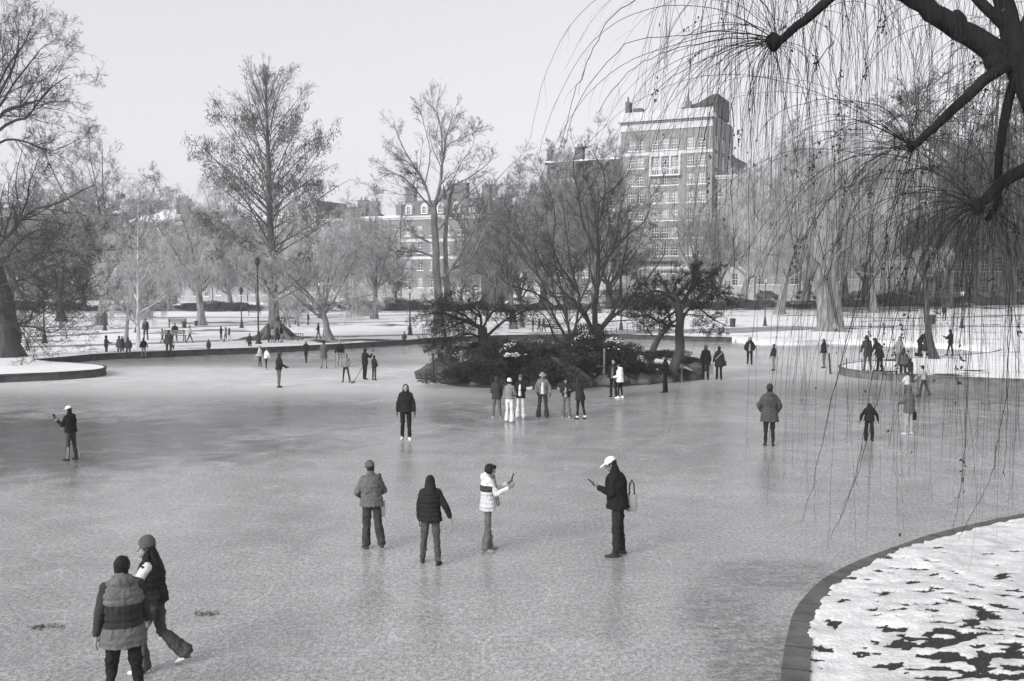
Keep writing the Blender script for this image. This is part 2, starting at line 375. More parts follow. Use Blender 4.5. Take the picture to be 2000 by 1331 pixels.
for _ in range(9000):
    v = Vb[gr.choice(cand)]; x = v[0] + gr.gauss(0, .03); y = v[1] + gr.gauss(0, .03); a = gr.uniform(0, 6.28); L_ = gr.uniform(.02, .07); k = len(gv)
    dx, dy = math.cos(a), math.sin(a); gv += [(x - dy*.004, y + dx*.004, v[2]-.005), (x + dy*.004, y - dx*.004, v[2]-.005), (x + dx*L_*.9, y + dy*L_*.9, v[2] + L_*.55)]; gf.append((k, k+1, k+2))
tag(link('dead_grass', mesh('dead_grass', gv, polys=gf, smooth=False), mat('dead_grass', .07, .9, .5, 20, 0)), kind='stuff')
# dark joints between the kerb stones
jv = MB()
for i in [5, 13, 20, 29, 37, 48, 57, 70, 80]:
    p = NB[i]; d = (NB[i+1] - NB[i-1]).normalized(); nn = Vector((d.y, -d.x, 0)); jv.bar(Vector((p.x, p.y, .288)) - nn*.055, Vector((p.x, p.y, .288)) + nn*.30, .010, 5)
jo = jv.build('joint', mat('dark_mortar', .02, .9), bpy.data.objects['bank_kerb'])

# paths trodden or cleared through the park
def path(line, w, dz=.006):
    P = smooth_line([GT(x, y) for x, y in line], 10); V = []
    for i, p in enumerate(P):
        d = (P[min(len(P)-1, i+1)] - P[max(0, i-1)]).normalized(); nn = Vector((-d.y, d.x, 0))
        for s in (-1, -.3, .3, 1):
            ww = w * (1 + .25 * mnoise.noise(Vector((p.x * .3, p.y * .3, s))))
            q = p + nn * s * ww * .5; V.append((q.x, q.y, gz(q.x, q.y) + dz + .02))
    Fs = [(i*4+k, i*4+k+1, (i+1)*4+k+1, (i+1)*4+k) for i in range(len(P)-1) for k in range(3)]
    tag(link('path', mesh('path', V, polys=Fs), M_path), kind='structure')
path([(-150, 684), (0, 681), (100, 677), (200, 674), (300, 671), (400, 667), (500, 663), (640, 658.5), (840, 654)], 1.8)
path([(-100, 663), (0, 661), (100, 657), (180, 653), (240, 649.5)], 1.6)
path([(-50, 645), (100, 645), (240, 642), (330, 641), (470, 636), (600, 632), (760, 629), (1000, 622)], 1.4)
path([(200, 622), (420, 620), (600, 622), (700, 618), (1000, 610)], 2.0)
path([(1180, 649.5), (1300, 648), (1400, 647), (1500, 643), (1600, 640)], 6.5)
path([(1600, 640), (1700, 638), (1800, 637), (2100, 640)], 1.8)
path([(1380, 606), (1520, 604), (1700, 604), (2100, 598)], 2.5)
path([(1650, 620), (1800, 622), (2100, 612)], 2.0)

# island
isl = [(836, 742), (860, 750), (900, 756), (980, 760), (1080, 762), (1180, 757), (1280, 751), (1345, 741), (1366, 727), (1335, 708), (1240, 698), (1100, 694), (950, 696), (880, 706), (845, 724)]
I0 = smooth_line([G(x, y) for x, y in isl] + [G(*isl[0])], 5)[:-1]
cen = sum(I0, Vector()) / len(I0)
Vi, Fi = [], []; rings = 14; ni = len(I0)
for k in range(rings):
    t = k / (rings - 1)
    for p in I0:
        q = cen + (p - cen) * (1 - t * .97)
        z = -.05 + 1.1 * (1 - (1 - min(1, t * 2.2)) ** 2) * .75 + .16 * mnoise.noise(Vector((q.x * .8, q.y * .8, 1))) * min(1, t * 4)
        if t == 0: z = -.05
        Vi.append((q.x, q.y, z))
for k in range(rings - 1):
    for i in range(ni): Fi.append((k*ni+i, k*ni+(i+1) % ni, (k+1)*ni+(i+1) % ni, (k+1)*ni+i))
Fi.append(tuple((rings-1)*ni + i for i in range(ni)))
tag(link('island', mesh('island', Vi, polys=Fi), M_soil), kind='structure')
def isl_z(x, y):
    q = Vector((x, y, 0)); best = None
    d = q - cen; r = d.length; 
    if r < .01: return .78
    rim = min(((p - cen).length for p in I0 if (p - cen).normalized().dot(d.normalized()) > .97), default=10)
    t = 1 - r / rim
    return max(0, -.05 + .82 * (1 - (1 - min(1, max(0, t) * 2.2)) ** 2))
# ---------------------------------------------------------------- trees
def tubes(P, Rr, k):
    P = np.asarray(P, float); Rr = np.asarray(Rr, float); m, n, _ = P.shape
    T = np.gradient(P, axis=1); T /= np.linalg.norm(T, axis=2, keepdims=True) + 1e-9
    mean = np.abs(T.mean(axis=1)); ref = np.zeros((m, 3)); ref[np.arange(m), mean.argmin(axis=1)] = 1
    U = np.cross(T, ref[:, None, :]); U /= np.linalg.norm(U, axis=2, keepdims=True) + 1e-9
    W = np.cross(T, U)
    a = np.arange(k) * 2 * np.pi / k
    V = P[:, :, None, :] + Rr[:, :, None, None] * (np.cos(a)[None, None, :, None] * U[:, :, None, :] + np.sin(a)[None, None, :, None] * W[:, :, None, :])
    idx = np.arange(m * n * k).reshape(m, n, k)
    A = idx[:, :-1, :]; B = np.roll(A, -1, axis=2); Cc = np.roll(idx[:, 1:, :], -1, axis=2); Dd = idx[:, 1:, :]
    return V.reshape(-1, 3), np.stack([A, B, Cc, Dd], axis=-1).reshape(-1, 4)
def join_tubes(groups):
    Vs, Qs, o = [], [], 0
    for P, Rr, k in groups:
        if len(P) == 0: continue
        V, Q = tubes(P, Rr, k); Vs.append(V); Qs.append(Q + o); o += len(V)
    return np.concatenate(Vs), np.concatenate(Qs)
def catmull(pts, n):
    pts = np.asarray(pts, float); m = len(pts); out = []
    for t in np.linspace(0, m - 1 - 1e-6, n):
        i = int(t); f = t - i
        p0, p1, p2, p3 = pts[max(0, i-1)], pts[i], pts[min(m-1, i+1)], pts[min(m-1, i+2)]
        out.append(0.5 * (2*p1 + (p2-p0)*f + (2*p0-5*p1+4*p2-p3)*f*f + (3*p1-p0-3*p2+p3)*f**3))
    return np.array(out)
def traced(Y, pts, n=14, r0=.1, r1=.03, rng=None, dy=0.0, org=None):
    """a limb traced through points (px, py[, dY]) at depth Y"""
    m = len(pts); Q = []
    for i, p in enumerate(pts):
        d = p[2] if len(p) > 2 else dy * i / max(1, m - 1)
        Q.append(D(p[0], p[1], Y + d))
    A = catmull(Q, n)
    if rng is not None:
        s = np.linalg.norm(A[-1] - A[0]) * .003
        nz = rng.normal(size=A.shape) * s; nz[0] = 0; A = A + nz
    if org is not None: A = A - np.array(org)
    return A, np.linspace(r0, r1, n)
def grow(rng, S, d, L, r, n, wander, trop, r1=.25):
    m = len(S); P = np.zeros((m, n, 3)); P[:, 0] = S; d = d / (np.linalg.norm(d, axis=1, keepdims=True) + 1e-9)
    st = (L / (n - 1))[:, None]
    for i in range(1, n):
        d = d + rng.normal(size=(m, 3)) * wander; d[:, 2] += trop if np.isscalar(trop) else trop[min(i, len(trop)-1)]
        d /= np.linalg.norm(d, axis=1, keepdims=True) + 1e-9
        P[:, i] = P[:, i-1] + d * st
    return P, r[:, None] * np.linspace(1, r1, n)[None, :]
def spawn(rng, P, Rr, cnt, t0=.2, t1=.97, ang=(25, 55), lr=.5, labs=None, rr=.6, n=6, wander=.15, trop=.05, rmin=.008, rmax=9, up=0.0, taper=.5, r1=.25):
    P = np.asarray(P); Rr = np.asarray(Rr); m, k, _ = P.shape
    idx = np.repeat(np.arange(m), cnt); N = len(idx)
    t = rng.uniform(t0, t1, N) * (k - 1) * .9999; i0 = t.astype(int); f = (t - i0)[:, None]
    A = P[idx, i0]; B = P[idx, np.minimum(i0 + 1, k-1)]; S = A * (1 - f) + B * f
    T = B - A; T /= np.linalg.norm(T, axis=1, keepdims=True) + 1e-9
    rp = Rr[idx, i0] * (1 - f[:, 0]) + Rr[idx, np.minimum(i0+1, k-1)] * f[:, 0]
    v = rng.normal(size=(N, 3)); v[:, 2] += up; v -= (v * T).sum(1, keepdims=True) * T; v /= np.linalg.norm(v, axis=1, keepdims=True) + 1e-9
    a = np.radians(rng.uniform(*ang, N))[:, None]
    d = np.cos(a) * T + np.sin(a) * v
    PL = np.linalg.norm(np.diff(P, axis=1), axis=2).sum(1)[idx]
    L = (PL * lr if labs is None else np.full(N, labs)) * (1 - taper * t / (k-1)) * rng.uniform(.6, 1.3, N)
    r = np.clip(rp * rr, rmin, rmax)
    return grow(rng, S, d, L, r, n, wander, trop, r1)
def finish_tree(name, loc, trunkG, crownG, g, label, group=None, leafM=None, gt=None, snow=None, cat='tree'):
    o = empty(name, loc, 0, label, cat, group)
    V, Q = join_tubes(trunkG); link('trunk', mesh('trunk', V, Q), bark(g), o)
    V, Q = join_tubes(crownG); link('crown', mesh('crown', V, Q), twigm(gt if gt is not None else g), o)
    if leafM is not None:
        link('leaves', mesh('leaves', leafM[0], leafM[1], smooth=False), mat('dry_leaf', leafM[2], .8, .5, .6, 0), o)
    return o
def flare(h, r, n=10, lean=(0, 0), rb=1.9, rng=None, top=.7):
    z = np.linspace(0, 1, n)**1.3
    P = np.stack([lean[0]*z, lean[1]*z, z*h - .1*(z == 0)], axis=1)
    if rng is not None: P[2:, :2] += rng.normal(size=(n-2, 2)) * r * .07
    rad = r * (1 + (rb-1) * np.exp(-z*h/ (r*1.6))) * (1 - (1-top) * z)
    return P, rad
def quads_at(rng, pts, size, hang=0.0, wd=.28):
    """small leaf shaped quads at points"""
    N = len(pts); a = rng.normal(size=(N, 3)); a[:, 2] -= hang; a /= np.linalg.norm(a, axis=1, keepdims=True)
    b = rng.normal(size=(N, 3)); b -= (a*b).sum(1, keepdims=True)*a; b /= np.linalg.norm(b, axis=1, keepdims=True)
    s = (size * rng.uniform(.6, 1.3, N))[:, None]
    V = np.stack([pts, pts + a*s*.5 + b*s*wd, pts + a*s, pts + a*s*.5 - b*s*wd], axis=1).reshape(-1, 3)
    return V, np.arange(N*4).reshape(-1, 4)

def generic_tree(seed, H=14.0, spread=6.0, r=.35, g=.12, nl=9, fork=.28, droop=0.0, kind='round', dens=1.0, tw=.011, gt=None):
    """returns trunk tubes and crown tubes round the origin"""
    rng = np.random.default_rng(seed)
    hf = H * fork
    tp, tr = flare(hf if kind != 'cone' else H * .95, r, 10 if kind != 'cone' else 20, (rng.normal()*.3, rng.normal()*.3), 1.7, rng, .75 if kind != 'cone' else .06)
    trunkG = [(tp[None], tr[None], 9)]
    if kind == 'cone':
        LP, LR = spawn(rng, tp[None], tr[None], nl, .22, .98, (35, 62), labs=spread*1.15, rr=.5, n=9, wander=.06, trop=.05, rmin=.03, taper=.72)
    else:
        S = np.repeat(tp[-1][None], nl, 0); S[:, 2] -= rng.uniform(0, hf*.35, nl) * (np.arange(nl) > nl*.4)
        az = np.arange(nl) * 2.399 + rng.uniform(0, 1, nl); el = np.radians(rng.uniform(32, 78, nl))
        if kind == 'vase': el = np.radians(rng.uniform(48, 80, nl))
        d = np.stack([np.cos(az)*np.cos(el), np.sin(az)*np.cos(el), np.sin(el)], 1)
        L = np.minimum((H-hf) / np.maximum(np.sin(el), .3), spread / np.maximum(np.cos(el), .3)) * rng.uniform(.8, 1.05, nl)
        LP, LR = grow(rng, S, d, L, np.full(nl, r*.4), 11, .09, .02, .12)
    trunkG.append((LP, LR, 7))
    crown = []
    A, B = spawn(rng, LP, LR, int(10*dens), .15, 1, (25, 55), .42, rr=.5, n=7, wander=.14, trop=.04, rmin=.02)
    crown.append((A, B, 5))
    A2, B2 = spawn(rng, A, B, int(8*dens), .12, 1, (25, 60), .5, rr=.55, n=5, wander=.18, trop=.03 - droop*.25, rmin=tw)
    crown.append((A2, B2, 4))
    if droop:
        A3, B3 = spawn(rng, A2, B2, int(5*dens), .1, 1, (30, 80), labs=droop*2.6, rr=.5, n=7, wander=.10, trop=[0, -.25, -.5, -.6], rmin=tw*.75, rmax=tw)
        crown.append((A3, B3, 3))
        A4, B4 = spawn(rng, A3, B3, 2, .1, .9, (15, 50), labs=droop*1.1, rr=.6, n=4, wander=.12, trop=-.3, rmin=tw*.7, rmax=tw)
        crown.append((A4, B4, 3))
    else:
        A3, B3 = spawn(rng, A2, B2, int(6*dens), .1, 1, (25, 60), .65, rr=.6, n=4, wander=.2, trop=.03, rmin=tw*.85)
        crown.append((A3, B3, 3))
        A4, B4 = spawn(rng, A3, B3, 3, .15, 1, (25, 60), .9, rr=.8, n=3, wander=.2, trop=.03, rmin=tw*.75)
        crown.append((A4, B4, 3))
    return trunkG, crown, rng

# ---- tall deciduous conifer in the middle left, some leaves left on
def redwood():
    base = GT(537, 662); Y = base.y; H = (D(525, 112, Y).z - base.z) * .95
    rng = np.random.default_rng(5)
    n = 30; z = np.linspace(0, 1, n)
    P = np.stack([np.interp(z, [0, .2, .5, 1], [0, -.1, -.3, -.45]), np.zeros(n), z*H], 1)
    rad = .40*(1-z)**.8 + .02 + .40*np.exp(-z*H/.9)
    trunkG = [(P[None], rad[None], 14)]
    # buttress roots
    for k in range(14):
        a = k*.449*math.pi + rng.uniform(-.2, .2); L = rng.uniform(1.2, 3.6)
        Q = np.stack([np.array([math.cos(a)*t*L, math.sin(a)*t*L, 1.5*(1-t)**2.6 - .05 + .12*math.sin(t*9+k)*(t > .3)]) for t in np.linspace(.08, 1, 9)])
        trunkG.append((Q[None], np.linspace(.34, .07, 9)[None], 7))
    nl = 78
    hz = np.sort(rng.uniform(.14, .985, nl)); az = np.arange(nl)*2.399
    prof = np.interp(hz, [.0, .15, .27, .40, .53, .65, .8, 1.0], [3, 4.3, 5.3, 6.3, 5.6, 4.2, 2.4, .6]) * rng.uniform(.8, 1.12, nl)
    el = np.radians(np.interp(hz, [.1, .3, .5, .7, .9, 1], [26, 33, 40, 55, 72, 80]) + rng.normal(size=nl)*4)
    S = np.stack([np.interp(hz, z, P[:, 0]), np.zeros(nl), hz*H], 1)
    d = np.stack([np.cos(az)*np.cos(el), np.sin(az)*np.cos(el), np.sin(el)], 1)
    L = prof / np.cos(el); L = np.minimum(L, (1.02-hz)*H/np.maximum(np.sin(el), .2))
    LP, LR = grow(rng, S, d, L,   .075*(1-hz)+.03, 11, .035, .0, .2)
    trunkG.append((LP, LR, 6))
    A, B = spawn(rng, LP, LR, 13, .2, 1, (22, 55), .32, rr=.42, n=6, wander=.12, trop=.03, rmin=.014)
    A2, B2 = spawn(rng, A, B, 6, .15, 1, (25, 60), .45, rr=.6, n=4, wander=.2, trop=.0, rmin=.009)
    A3, B3 = spawn(rng, A2, B2, 3, .2, 1, (25, 60), .6, rr=.7, n=3, wander=.2, trop=-.1, rmin=.007)
    # leaf clusters hang on the outer twigs, few at the very top
    tips = np.concatenate([A2[:, -1], A2[:, 2]])
    keep = (tips[:, 2] < H*.86) & (np.hypot(tips[:, 0], tips[:, 1]) > 1.4) & (mask3(tips, .5) > -.2) & (rng.uniform(size=len(tips)) < .6) & (tips[:, 2] > H*.3)
    tips = tips[keep]
    pts = np.repeat(tips, 6, 0) + rng.normal(size=(len(tips)*6, 3))*np.array([.12, .12, .2]) - np.array([0, 0, .15])
    V, Q = quads_at(rng, pts, .20, 2.6, .15)
    finish_tree('conifer_tree', base, trunkG, [(A, B, 4), (A2, B2, 3), (A3, B3, 3)], .14, 'tallest tree, bare conifer with hanging dead leaf clusters and wide spreading roots', leafM=(V, Q, .13), gt=.13)
def mask3(P, s):
    return np.sin(P[:, 0]*s*2.1+1)*np.sin(P[:, 1]*s*1.7+2)*.3 + np.sin(P[:, 2]*s*2.3 + P[:, 0]*s)*.3 + .1

def traced_tree(name, base, Y, trunks, limbs, g, label, dens=1.0, tw=.010, lv=3, seed=1, cnt=(7, 6, 5), lr=(.45, .5, .55), ang=(25, 58), trop=.04, gt=None, wob=.1, group=None, droopy=None, rootflare=0, cap=99, lk=.75, roots=0):
    rng = np.random.default_rng(seed); org = np.array(base)
    TG = []; CG = []
    for pts, r0, r1, *o in trunks:
        A, B = traced(Y, pts, 16, r0, r1, rng, org=org, dy=o[0] if o else 0)
        if rootflare: B = B + rootflare*np.exp(-np.linspace(0, 1, 16)*9)
        TG.append((A[None], B[None], 10))
    for k in range(roots):
        a = k*6.283/max(1, roots) + rng.uniform(-.2, .2); L_ = rng.uniform(1.4, 2.6)
        Q = np.stack([np.array([math.cos(a)*t*L_, math.sin(a)*t*L_, 1.1*(1-t)**2.2 - .06]) for t in np.linspace(.1, 1, 8)]); TG.append((Q[None], np.linspace(.42, .08, 8)[None], 7))
    LP = []; LR = []
    for pts, r0, r1, *o in limbs:
        A, B = traced(Y, pts, 14, r0, r1, rng, org=org, dy=o[0] if o else rng.normal()*2.0)
        LP.append(A); LR.append(B)
    LP = np.array(LP); LR = np.array(LR) * lk; TG.append((LP, LR, 7))
    A, B = spawn(rng, LP, LR, int(cnt[0]*dens), .12, .96, ang, lr[0], rr=.42, n=8, wander=wob*1.3, trop=trop, rmin=.012, rmax=cap)
    CG.append((A, B, 5))
    A2, B2 = spawn(rng, A, B, int(cnt[1]*dens), .15, 1, ang, lr[1], rr=.6, n=6, wander=wob*1.6, trop=trop, rmin=tw)
    CG.append((A2, B2, 3))
    A3, B3 = spawn(rng, A2, B2, int(cnt[2]*dens), .15, 1, ang, lr[2], rr=.6, n=4, wander=wob*2, trop=trop, rmin=tw*.75)
    CG.append((A3, B3, 3))
    if droopy:
        A4, B4 = spawn(rng, A3, B3, 5, .1, 1, (30, 80), labs=droopy, rr=.6, n=7, wander=.10, trop=[0, -.25, -.45, -.6], rmin=tw*.6, rmax=tw)
        CG.append((A4, B4, 3))
    elif lv > 3:
        A4, B4 = spawn(rng, A3, B3, 3, .15, 1, ang, .7, rr=.7, n=3, wander=wob*2, trop=trop, rmin=tw*.6)
        CG.append((A4, B4, 3))
    return finish_tree(name, base, TG, CG, g, label, group, gt=gt)

redwood()
b = GT(856, 651); Y = b.y
traced_tree('elm_tree', b, Y,
  [([(857, 652), (857, 600), (854, 540), (850, 470), (847, 405)], .42, .27), ([(875, 600, 1), (873, 560, 1), (871, 518, 1), (870, 443, 1), (876, 405, 1), (884, 360, 1)], .27, .12)],
  [([(847, 408), (860, 360), (864, 304), (862, 255), (851, 217), (838, 204)], .2, .02), ([(845, 410), (830, 360), (804, 319), (781, 274), (770, 238)], .17, .02),
   ([(845, 410), (811, 371), (785, 345), (755, 341), (728, 362)], .12, .015), ([(830, 358), (804, 323), (774, 304), (749, 285)], .08, .015),
   ([(850, 405), (875, 371), (913, 349), (950, 323), (967, 298)], .13, .015), ([(860, 358), (868, 292), (875, 255), (890, 215)], .12, .015),
   ([(856, 450), (890, 405), (920, 375), (952, 347)], .12, .02), ([(864, 545), (890, 514), (920, 458), (943, 413), (969, 356), (1003, 316)], .2, .02, -3),
   ([(883, 526), (920, 507), (950, 443), (985, 410), (1000, 390)], .12, .015, -4), ([(852, 505), (819, 492), (774, 492), (733, 478)], .13, .02, 3),
   ([(852, 478), (819, 465), (793, 443), (790, 425)], .09, .02), ([(864, 304), (880, 280), (920, 262), (945, 245)], .07, .012), ([(830, 360), (840, 300), (830, 250), (822, 220)], .08, .012),
   ([(875, 371), (900, 320), (920, 290), (930, 262)], .07, .012)],
  .16, 'tall bare elm with upswept grey limbs rising before the mansard roofed house', dens=1, tw=.010, seed=11, lv=4, cnt=(12, 8, 5), lr=(.42, .5, .55), ang=(22, 52), gt=.09, rootflare=.3, roots=0)

b = GT(14, 697); Y = b.y
traced_tree('old_tree', b, Y,
  [([(14, 699), (12, 650), (5, 600), (-20, 500), (-45, 380), (-50, 280)], .82, .35)],
  [([(-30, 300), (0, 225), (50, 205), (85, 190), (107, 158)], .2, .03), ([(-40, 320), (0, 253), (56, 225), (93, 178), (137, 146)], .2, .03),
   ([(-45, 330), (0, 278), (47, 276), (102, 295), (154, 271)], .16, .02), ([(-50, 290), (-10, 200), (23, 136), (37, 76), (28, 40)], .2, .03),
   ([(-50, 290), (-30, 180), (-5, 100), (0, 40)], .2, .03), ([(-50, 280), (10, 190), (60, 120), (90, 85)], .16, .02), ([(-40, 260), (5, 150), (50, 80), (60, 55)], .15, .02),
   ([(-20, 500), (0, 476), (26, 450), (63, 410), (105, 400), (158, 374), (185, 362)], .25, .04, -4), ([(30, 450), (50, 400), (60, 350), (80, 300)], .12, .02, -3),
   ([(-15, 500), (30, 510), (80, 505), (120, 490), (155, 500)], .16, .03, -5), ([(-10, 505), (20, 530), (38, 570), (50, 600)], .12, .02, -5),
   ([(8, 634), (53, 629), (68, 602), (100, 573), (135, 558)], .16, .03, -5), ([(20, 637), (60, 638), (102, 650), (131, 629), (160, 612)], .12, .02, -6), ([(28, 637), (45, 652), (52, 668), (58, 688)], .09, .02, -5),
   ([(-5, 560), (50, 545), (90, 520), (140, 530)], .15, .02, -6), ([(-10, 540), (30, 480), (70, 450), (110, 455), (150, 480)], .15, .02, -3), ([(0, 590), (40, 590), (80, 610), (110, 590), (150, 600)], .12, .02, -6)],
  .06, 'huge dark old tree at the left edge with low sweeping limbs over the spit', dens=1, tw=.010, seed=3, lk=.6, cnt=(13, 8, 6), lr=(.55, .5, .5), trop=.03, lv=4, gt=.05, rootflare=.35, wob=.12)

YI = G(1165, 700, .5).y
b = D(1165, 702, YI)
traced_tree('island_tree', b, YI,
  [([(1168, 706), (1167, 672), (1165, 650), (1162, 636)], .55, .34)],
  [([(1163, 645), (1160, 600), (1168, 560), (1169, 491), (1166, 441), (1172, 391), (1205, 365), (1238, 322)], .24, .02, 2), ([(1158, 650), (1147, 620), (1135, 599), (1129, 569), (1118, 530), (1105, 450), (1095, 365)], .19, .02, -2),
   ([(1168, 652), (1192, 622), (1216, 605), (1240, 572), (1270, 536), (1296, 500), (1300, 470)], .17, .02, -2), ([(1168, 650), (1189, 620), (1207, 590), (1213, 545), (1225, 470), (1235, 415)], .15, .02, 2),
   ([(1168, 500), (1140, 440), (1130, 380), (1120, 330), (1125, 290)], .13, .015, 2), ([(1167, 445), (1180, 390), (1180, 340), (1160, 300)], .1, .015, 0),
   ([(1168, 560), (1190, 500), (1230, 455), (1262, 430), (1270, 380)], .12, .015, -3), ([(1156, 645), (1130, 600), (1090, 560), (1060, 520), (1040, 470)], .14, .015, 3), ([(1168, 530), (1200, 480), (1210, 420), (1222, 365)], .11, .015, 1),
   ([(1129, 569), (1090, 510), (1070, 450), (1064, 400)], .1, .015, 0)],
  .05, 'dark bare many-stemmed tree on the island, its crown reaching highest', dens=.95, tw=.0085, seed=21, cnt=(13, 9, 6), lr=(.42, .48, .5), trop=.06, lv=4, gt=.05)
b = D(1114, 704, YI - 1)
traced_tree('island_tree', b, YI - 1,
  [([(1115, 708), (1114, 690), (1113, 672)], .3, .22)],
  [([(1111, 676), (1099, 644), (1081, 614), (1060, 560), (1035, 500), (1010, 440), (1000, 400)], .13, .015), ([(1113, 676), (1108, 629), (1090, 590), (1030, 515), (1000, 470), (958, 440)], .12, .015),
   ([(1114, 676), (1126, 632), (1132, 590), (1150, 545), (1150, 470), (1145, 385)], .12, .015), ([(1110, 676), (1084, 662), (1072, 629), (1051, 608), (1020, 600)], .09, .015),
   ([(1110, 640), (1100, 580), (1080, 500), (1085, 420), (1070, 360)], .11, .015), ([(1085, 600), (1040, 570), (1000, 560), (975, 540)], .08, .015, -2), ([(1126, 632), (1150, 600), (1190, 560), (1200, 520)], .08, .015, -2)],
  .05, 'bare tree of slender forking stems on the island behind the person in the bushes', dens=.95, tw=.0085, seed=22, cnt=(13, 9, 6), lr=(.45, .48, .5), trop=.05, lv=4, gt=.05)
YC = G(945, 712, .5).y
b = D(945, 712, YC)
traced_tree('gnarled_tree', b, YC,
  [([(946, 718), (945, 686), (944, 665), (942, 641)], .36, .24)],
  [([(943, 644), (916, 629), (889, 620), (859, 611), (822, 616)], .17, .03, -1), ([(941, 660), (919, 653), (892, 656), (878, 684)], .1, .02, -2), ([(946, 662), (982, 629), (1012, 614), (1030, 606)], .12, .02, 1),
   ([(940, 642), (938, 615), (925, 600), (930, 590)], .11, .02), ([(930, 636), (900, 612), (870, 606), (850, 600)], .1, .02, -1.5), ([(944, 640), (962, 610), (985, 600), (1010, 596)], .1, .02, 0), ([(905, 627), (880, 640), (850, 655), (838, 680)], .08, .015, -1.5),
   ([(889, 620), (870, 640), (862, 662), (868, 690)], .07, .015, -2), ([(938, 620), (910, 600), (890, 596), (860, 592)], .08, .015, 1)],
  .05, 'low crooked tree with a flat tangled crown at the rocky island end', dens=1, tw=.009, seed=31, cnt=(15, 10, 7), lr=(.6, .5, .5), trop=.0, ang=(30, 75), lv=4, gt=.035, wob=.2)
YD = G(1320, 740, .2).y
b = D(1314, 726, YD)
traced_tree('gnarled_tree', b, YD,
  [([(1312, 728), (1322, 700), (1328, 680), (1327, 650), (1327, 626), (1323, 590), (1310, 575)], .27, .16)],
  [([(1327, 635), (1354, 599), (1390, 622), (1418, 636)], .1, .02, 1), ([(1327, 622), (1345, 575), (1375, 545), (1390, 538)], .1, .02), ([(1324, 605), (1300, 622), (1262, 642)], .1, .02, -1),
   ([(1320, 590), (1290, 570), (1262, 575), (1245, 600)], .1, .02), ([(1312, 578), (1320, 555), (1345, 535), (1380, 530)], .09, .02), ([(1312, 578), (1295, 555), (1280, 545)], .09, .02), ([(1325, 610), (1365, 580), (1400, 575), (1420, 590)], .1, .02, -1),
   ([(1325, 640), (1290, 630), (1262, 615), (1245, 622)], .08, .02, 1), ([(1326, 600), (1350, 560), (1360, 545)], .08, .02, 1.5)],
  .055, 'dark gnarled tree with a dense domed crown at the round end of the island', dens=1.05, tw=.011, seed=32, cnt=(15, 10, 7), lr=(.6, .5, .5), trop=.02, ang=(30, 75), lv=4, gt=.03, wob=.22)
b = D(1270, 716, YD + 3)
traced_tree('leaning_tree', b, YD + 3, [([(1268, 722), (1273, 694), (1280, 672), (1294, 650), (1312, 632)], .2, .12)],
  [([(1300, 642), (1290, 625), (1262, 618)], .07, .02), ([(1312, 632), (1340, 610), (1362, 600)], .08, .02), ([(1310, 634), (1305, 610), (1290, 590)], .08, .02)],
  .075, 'short leaning trunk crossing behind the domed gnarled tree on the island', tw=.011, seed=33, cnt=(7, 6, 5), lr=(.4, .45, .5), ang=(30, 75), gt=.035, wob=.2)

b = GT(1622, 647); Y = b.y
traced_tree('willow_tree', b, Y,
  [([(1616, 652), (1610, 600), (1602, 555), (1592, 522), (1576, 498)], .78, .36, -.4), ([(1630, 652, .8), (1630, 600, .8), (1626, 550, .8), (1630, 505, .8), (1640, 470, .5)], .74, .34)],
  [([(1599, 520), (1577, 499), (1558, 466), (1535, 450)], .35, .05), ([(1625, 490), (1618, 424), (1603, 375), (1569, 341), (1528, 330)], .35, .04, 3), ([(1630, 495), (1644, 450), (1640, 390), (1646, 325)], .34, .05, 0),
   ([(1632, 500), (1670, 473), (1705, 456), (1730, 440)], .26, .04, -3), ([(1600, 518), (1550, 482), (1513, 499), (1468, 484)], .2, .03, -3), ([(1605, 380), (1580, 330), (1570, 280), (1560, 250)], .15, .02, 2), ([(1640, 400), (1680, 350), (1720, 320), (1750, 330)], .2, .03, 2),
   ([(1618, 430), (1570, 400), (1520, 390), (1480, 400)], .18, .03, 4), ([(1628, 480), (1660, 420), (1690, 380), (1730, 370)], .2, .03, -4)],
  .2, 'broad pale barked willow with a double trunk, sunlit on one side, beyond the pond', dens=1, tw=.012, seed=41, cnt=(8, 5, 4), lr=(.35, .45, .5), trop=.0, droopy=2.4, gt=.32, rootflare=.5, roots=9)

b = GT(1823, 701); Y = b.y
traced_tree('slim_tree', b, Y,
  [([(1824, 703), (1816, 665), (1810, 610), (1806, 540), (1801, 460)], .24, .09)],
  [([(1806, 540), (1820, 490), (1850, 450), (1870, 400)], .07, .015), ([(1808, 570), (1790, 520), (1770, 480), (1750, 440)], .06, .015), ([(1801, 460), (1795, 400), (1800, 340), (1790, 280)], .09, .015), ([(1804, 500), (1830, 440), (1840, 380)], .06, .015), ([(1803, 480), (1780, 420), (1760, 380)], .06, .015),
   ([(1808, 590), (1850, 560), (1890, 560), (1960, 580), (2010, 590)], .08, .015), ([(1810, 600), (1770, 570), (1740, 570)], .05, .012)],
  .07, 'slim dark leaning tree standing on the snowy spit beside the stroller', tw=.009, seed=42, cnt=(9, 7, 5), lr=(.4, .45, .5), gt=.06, rootflare=.14)

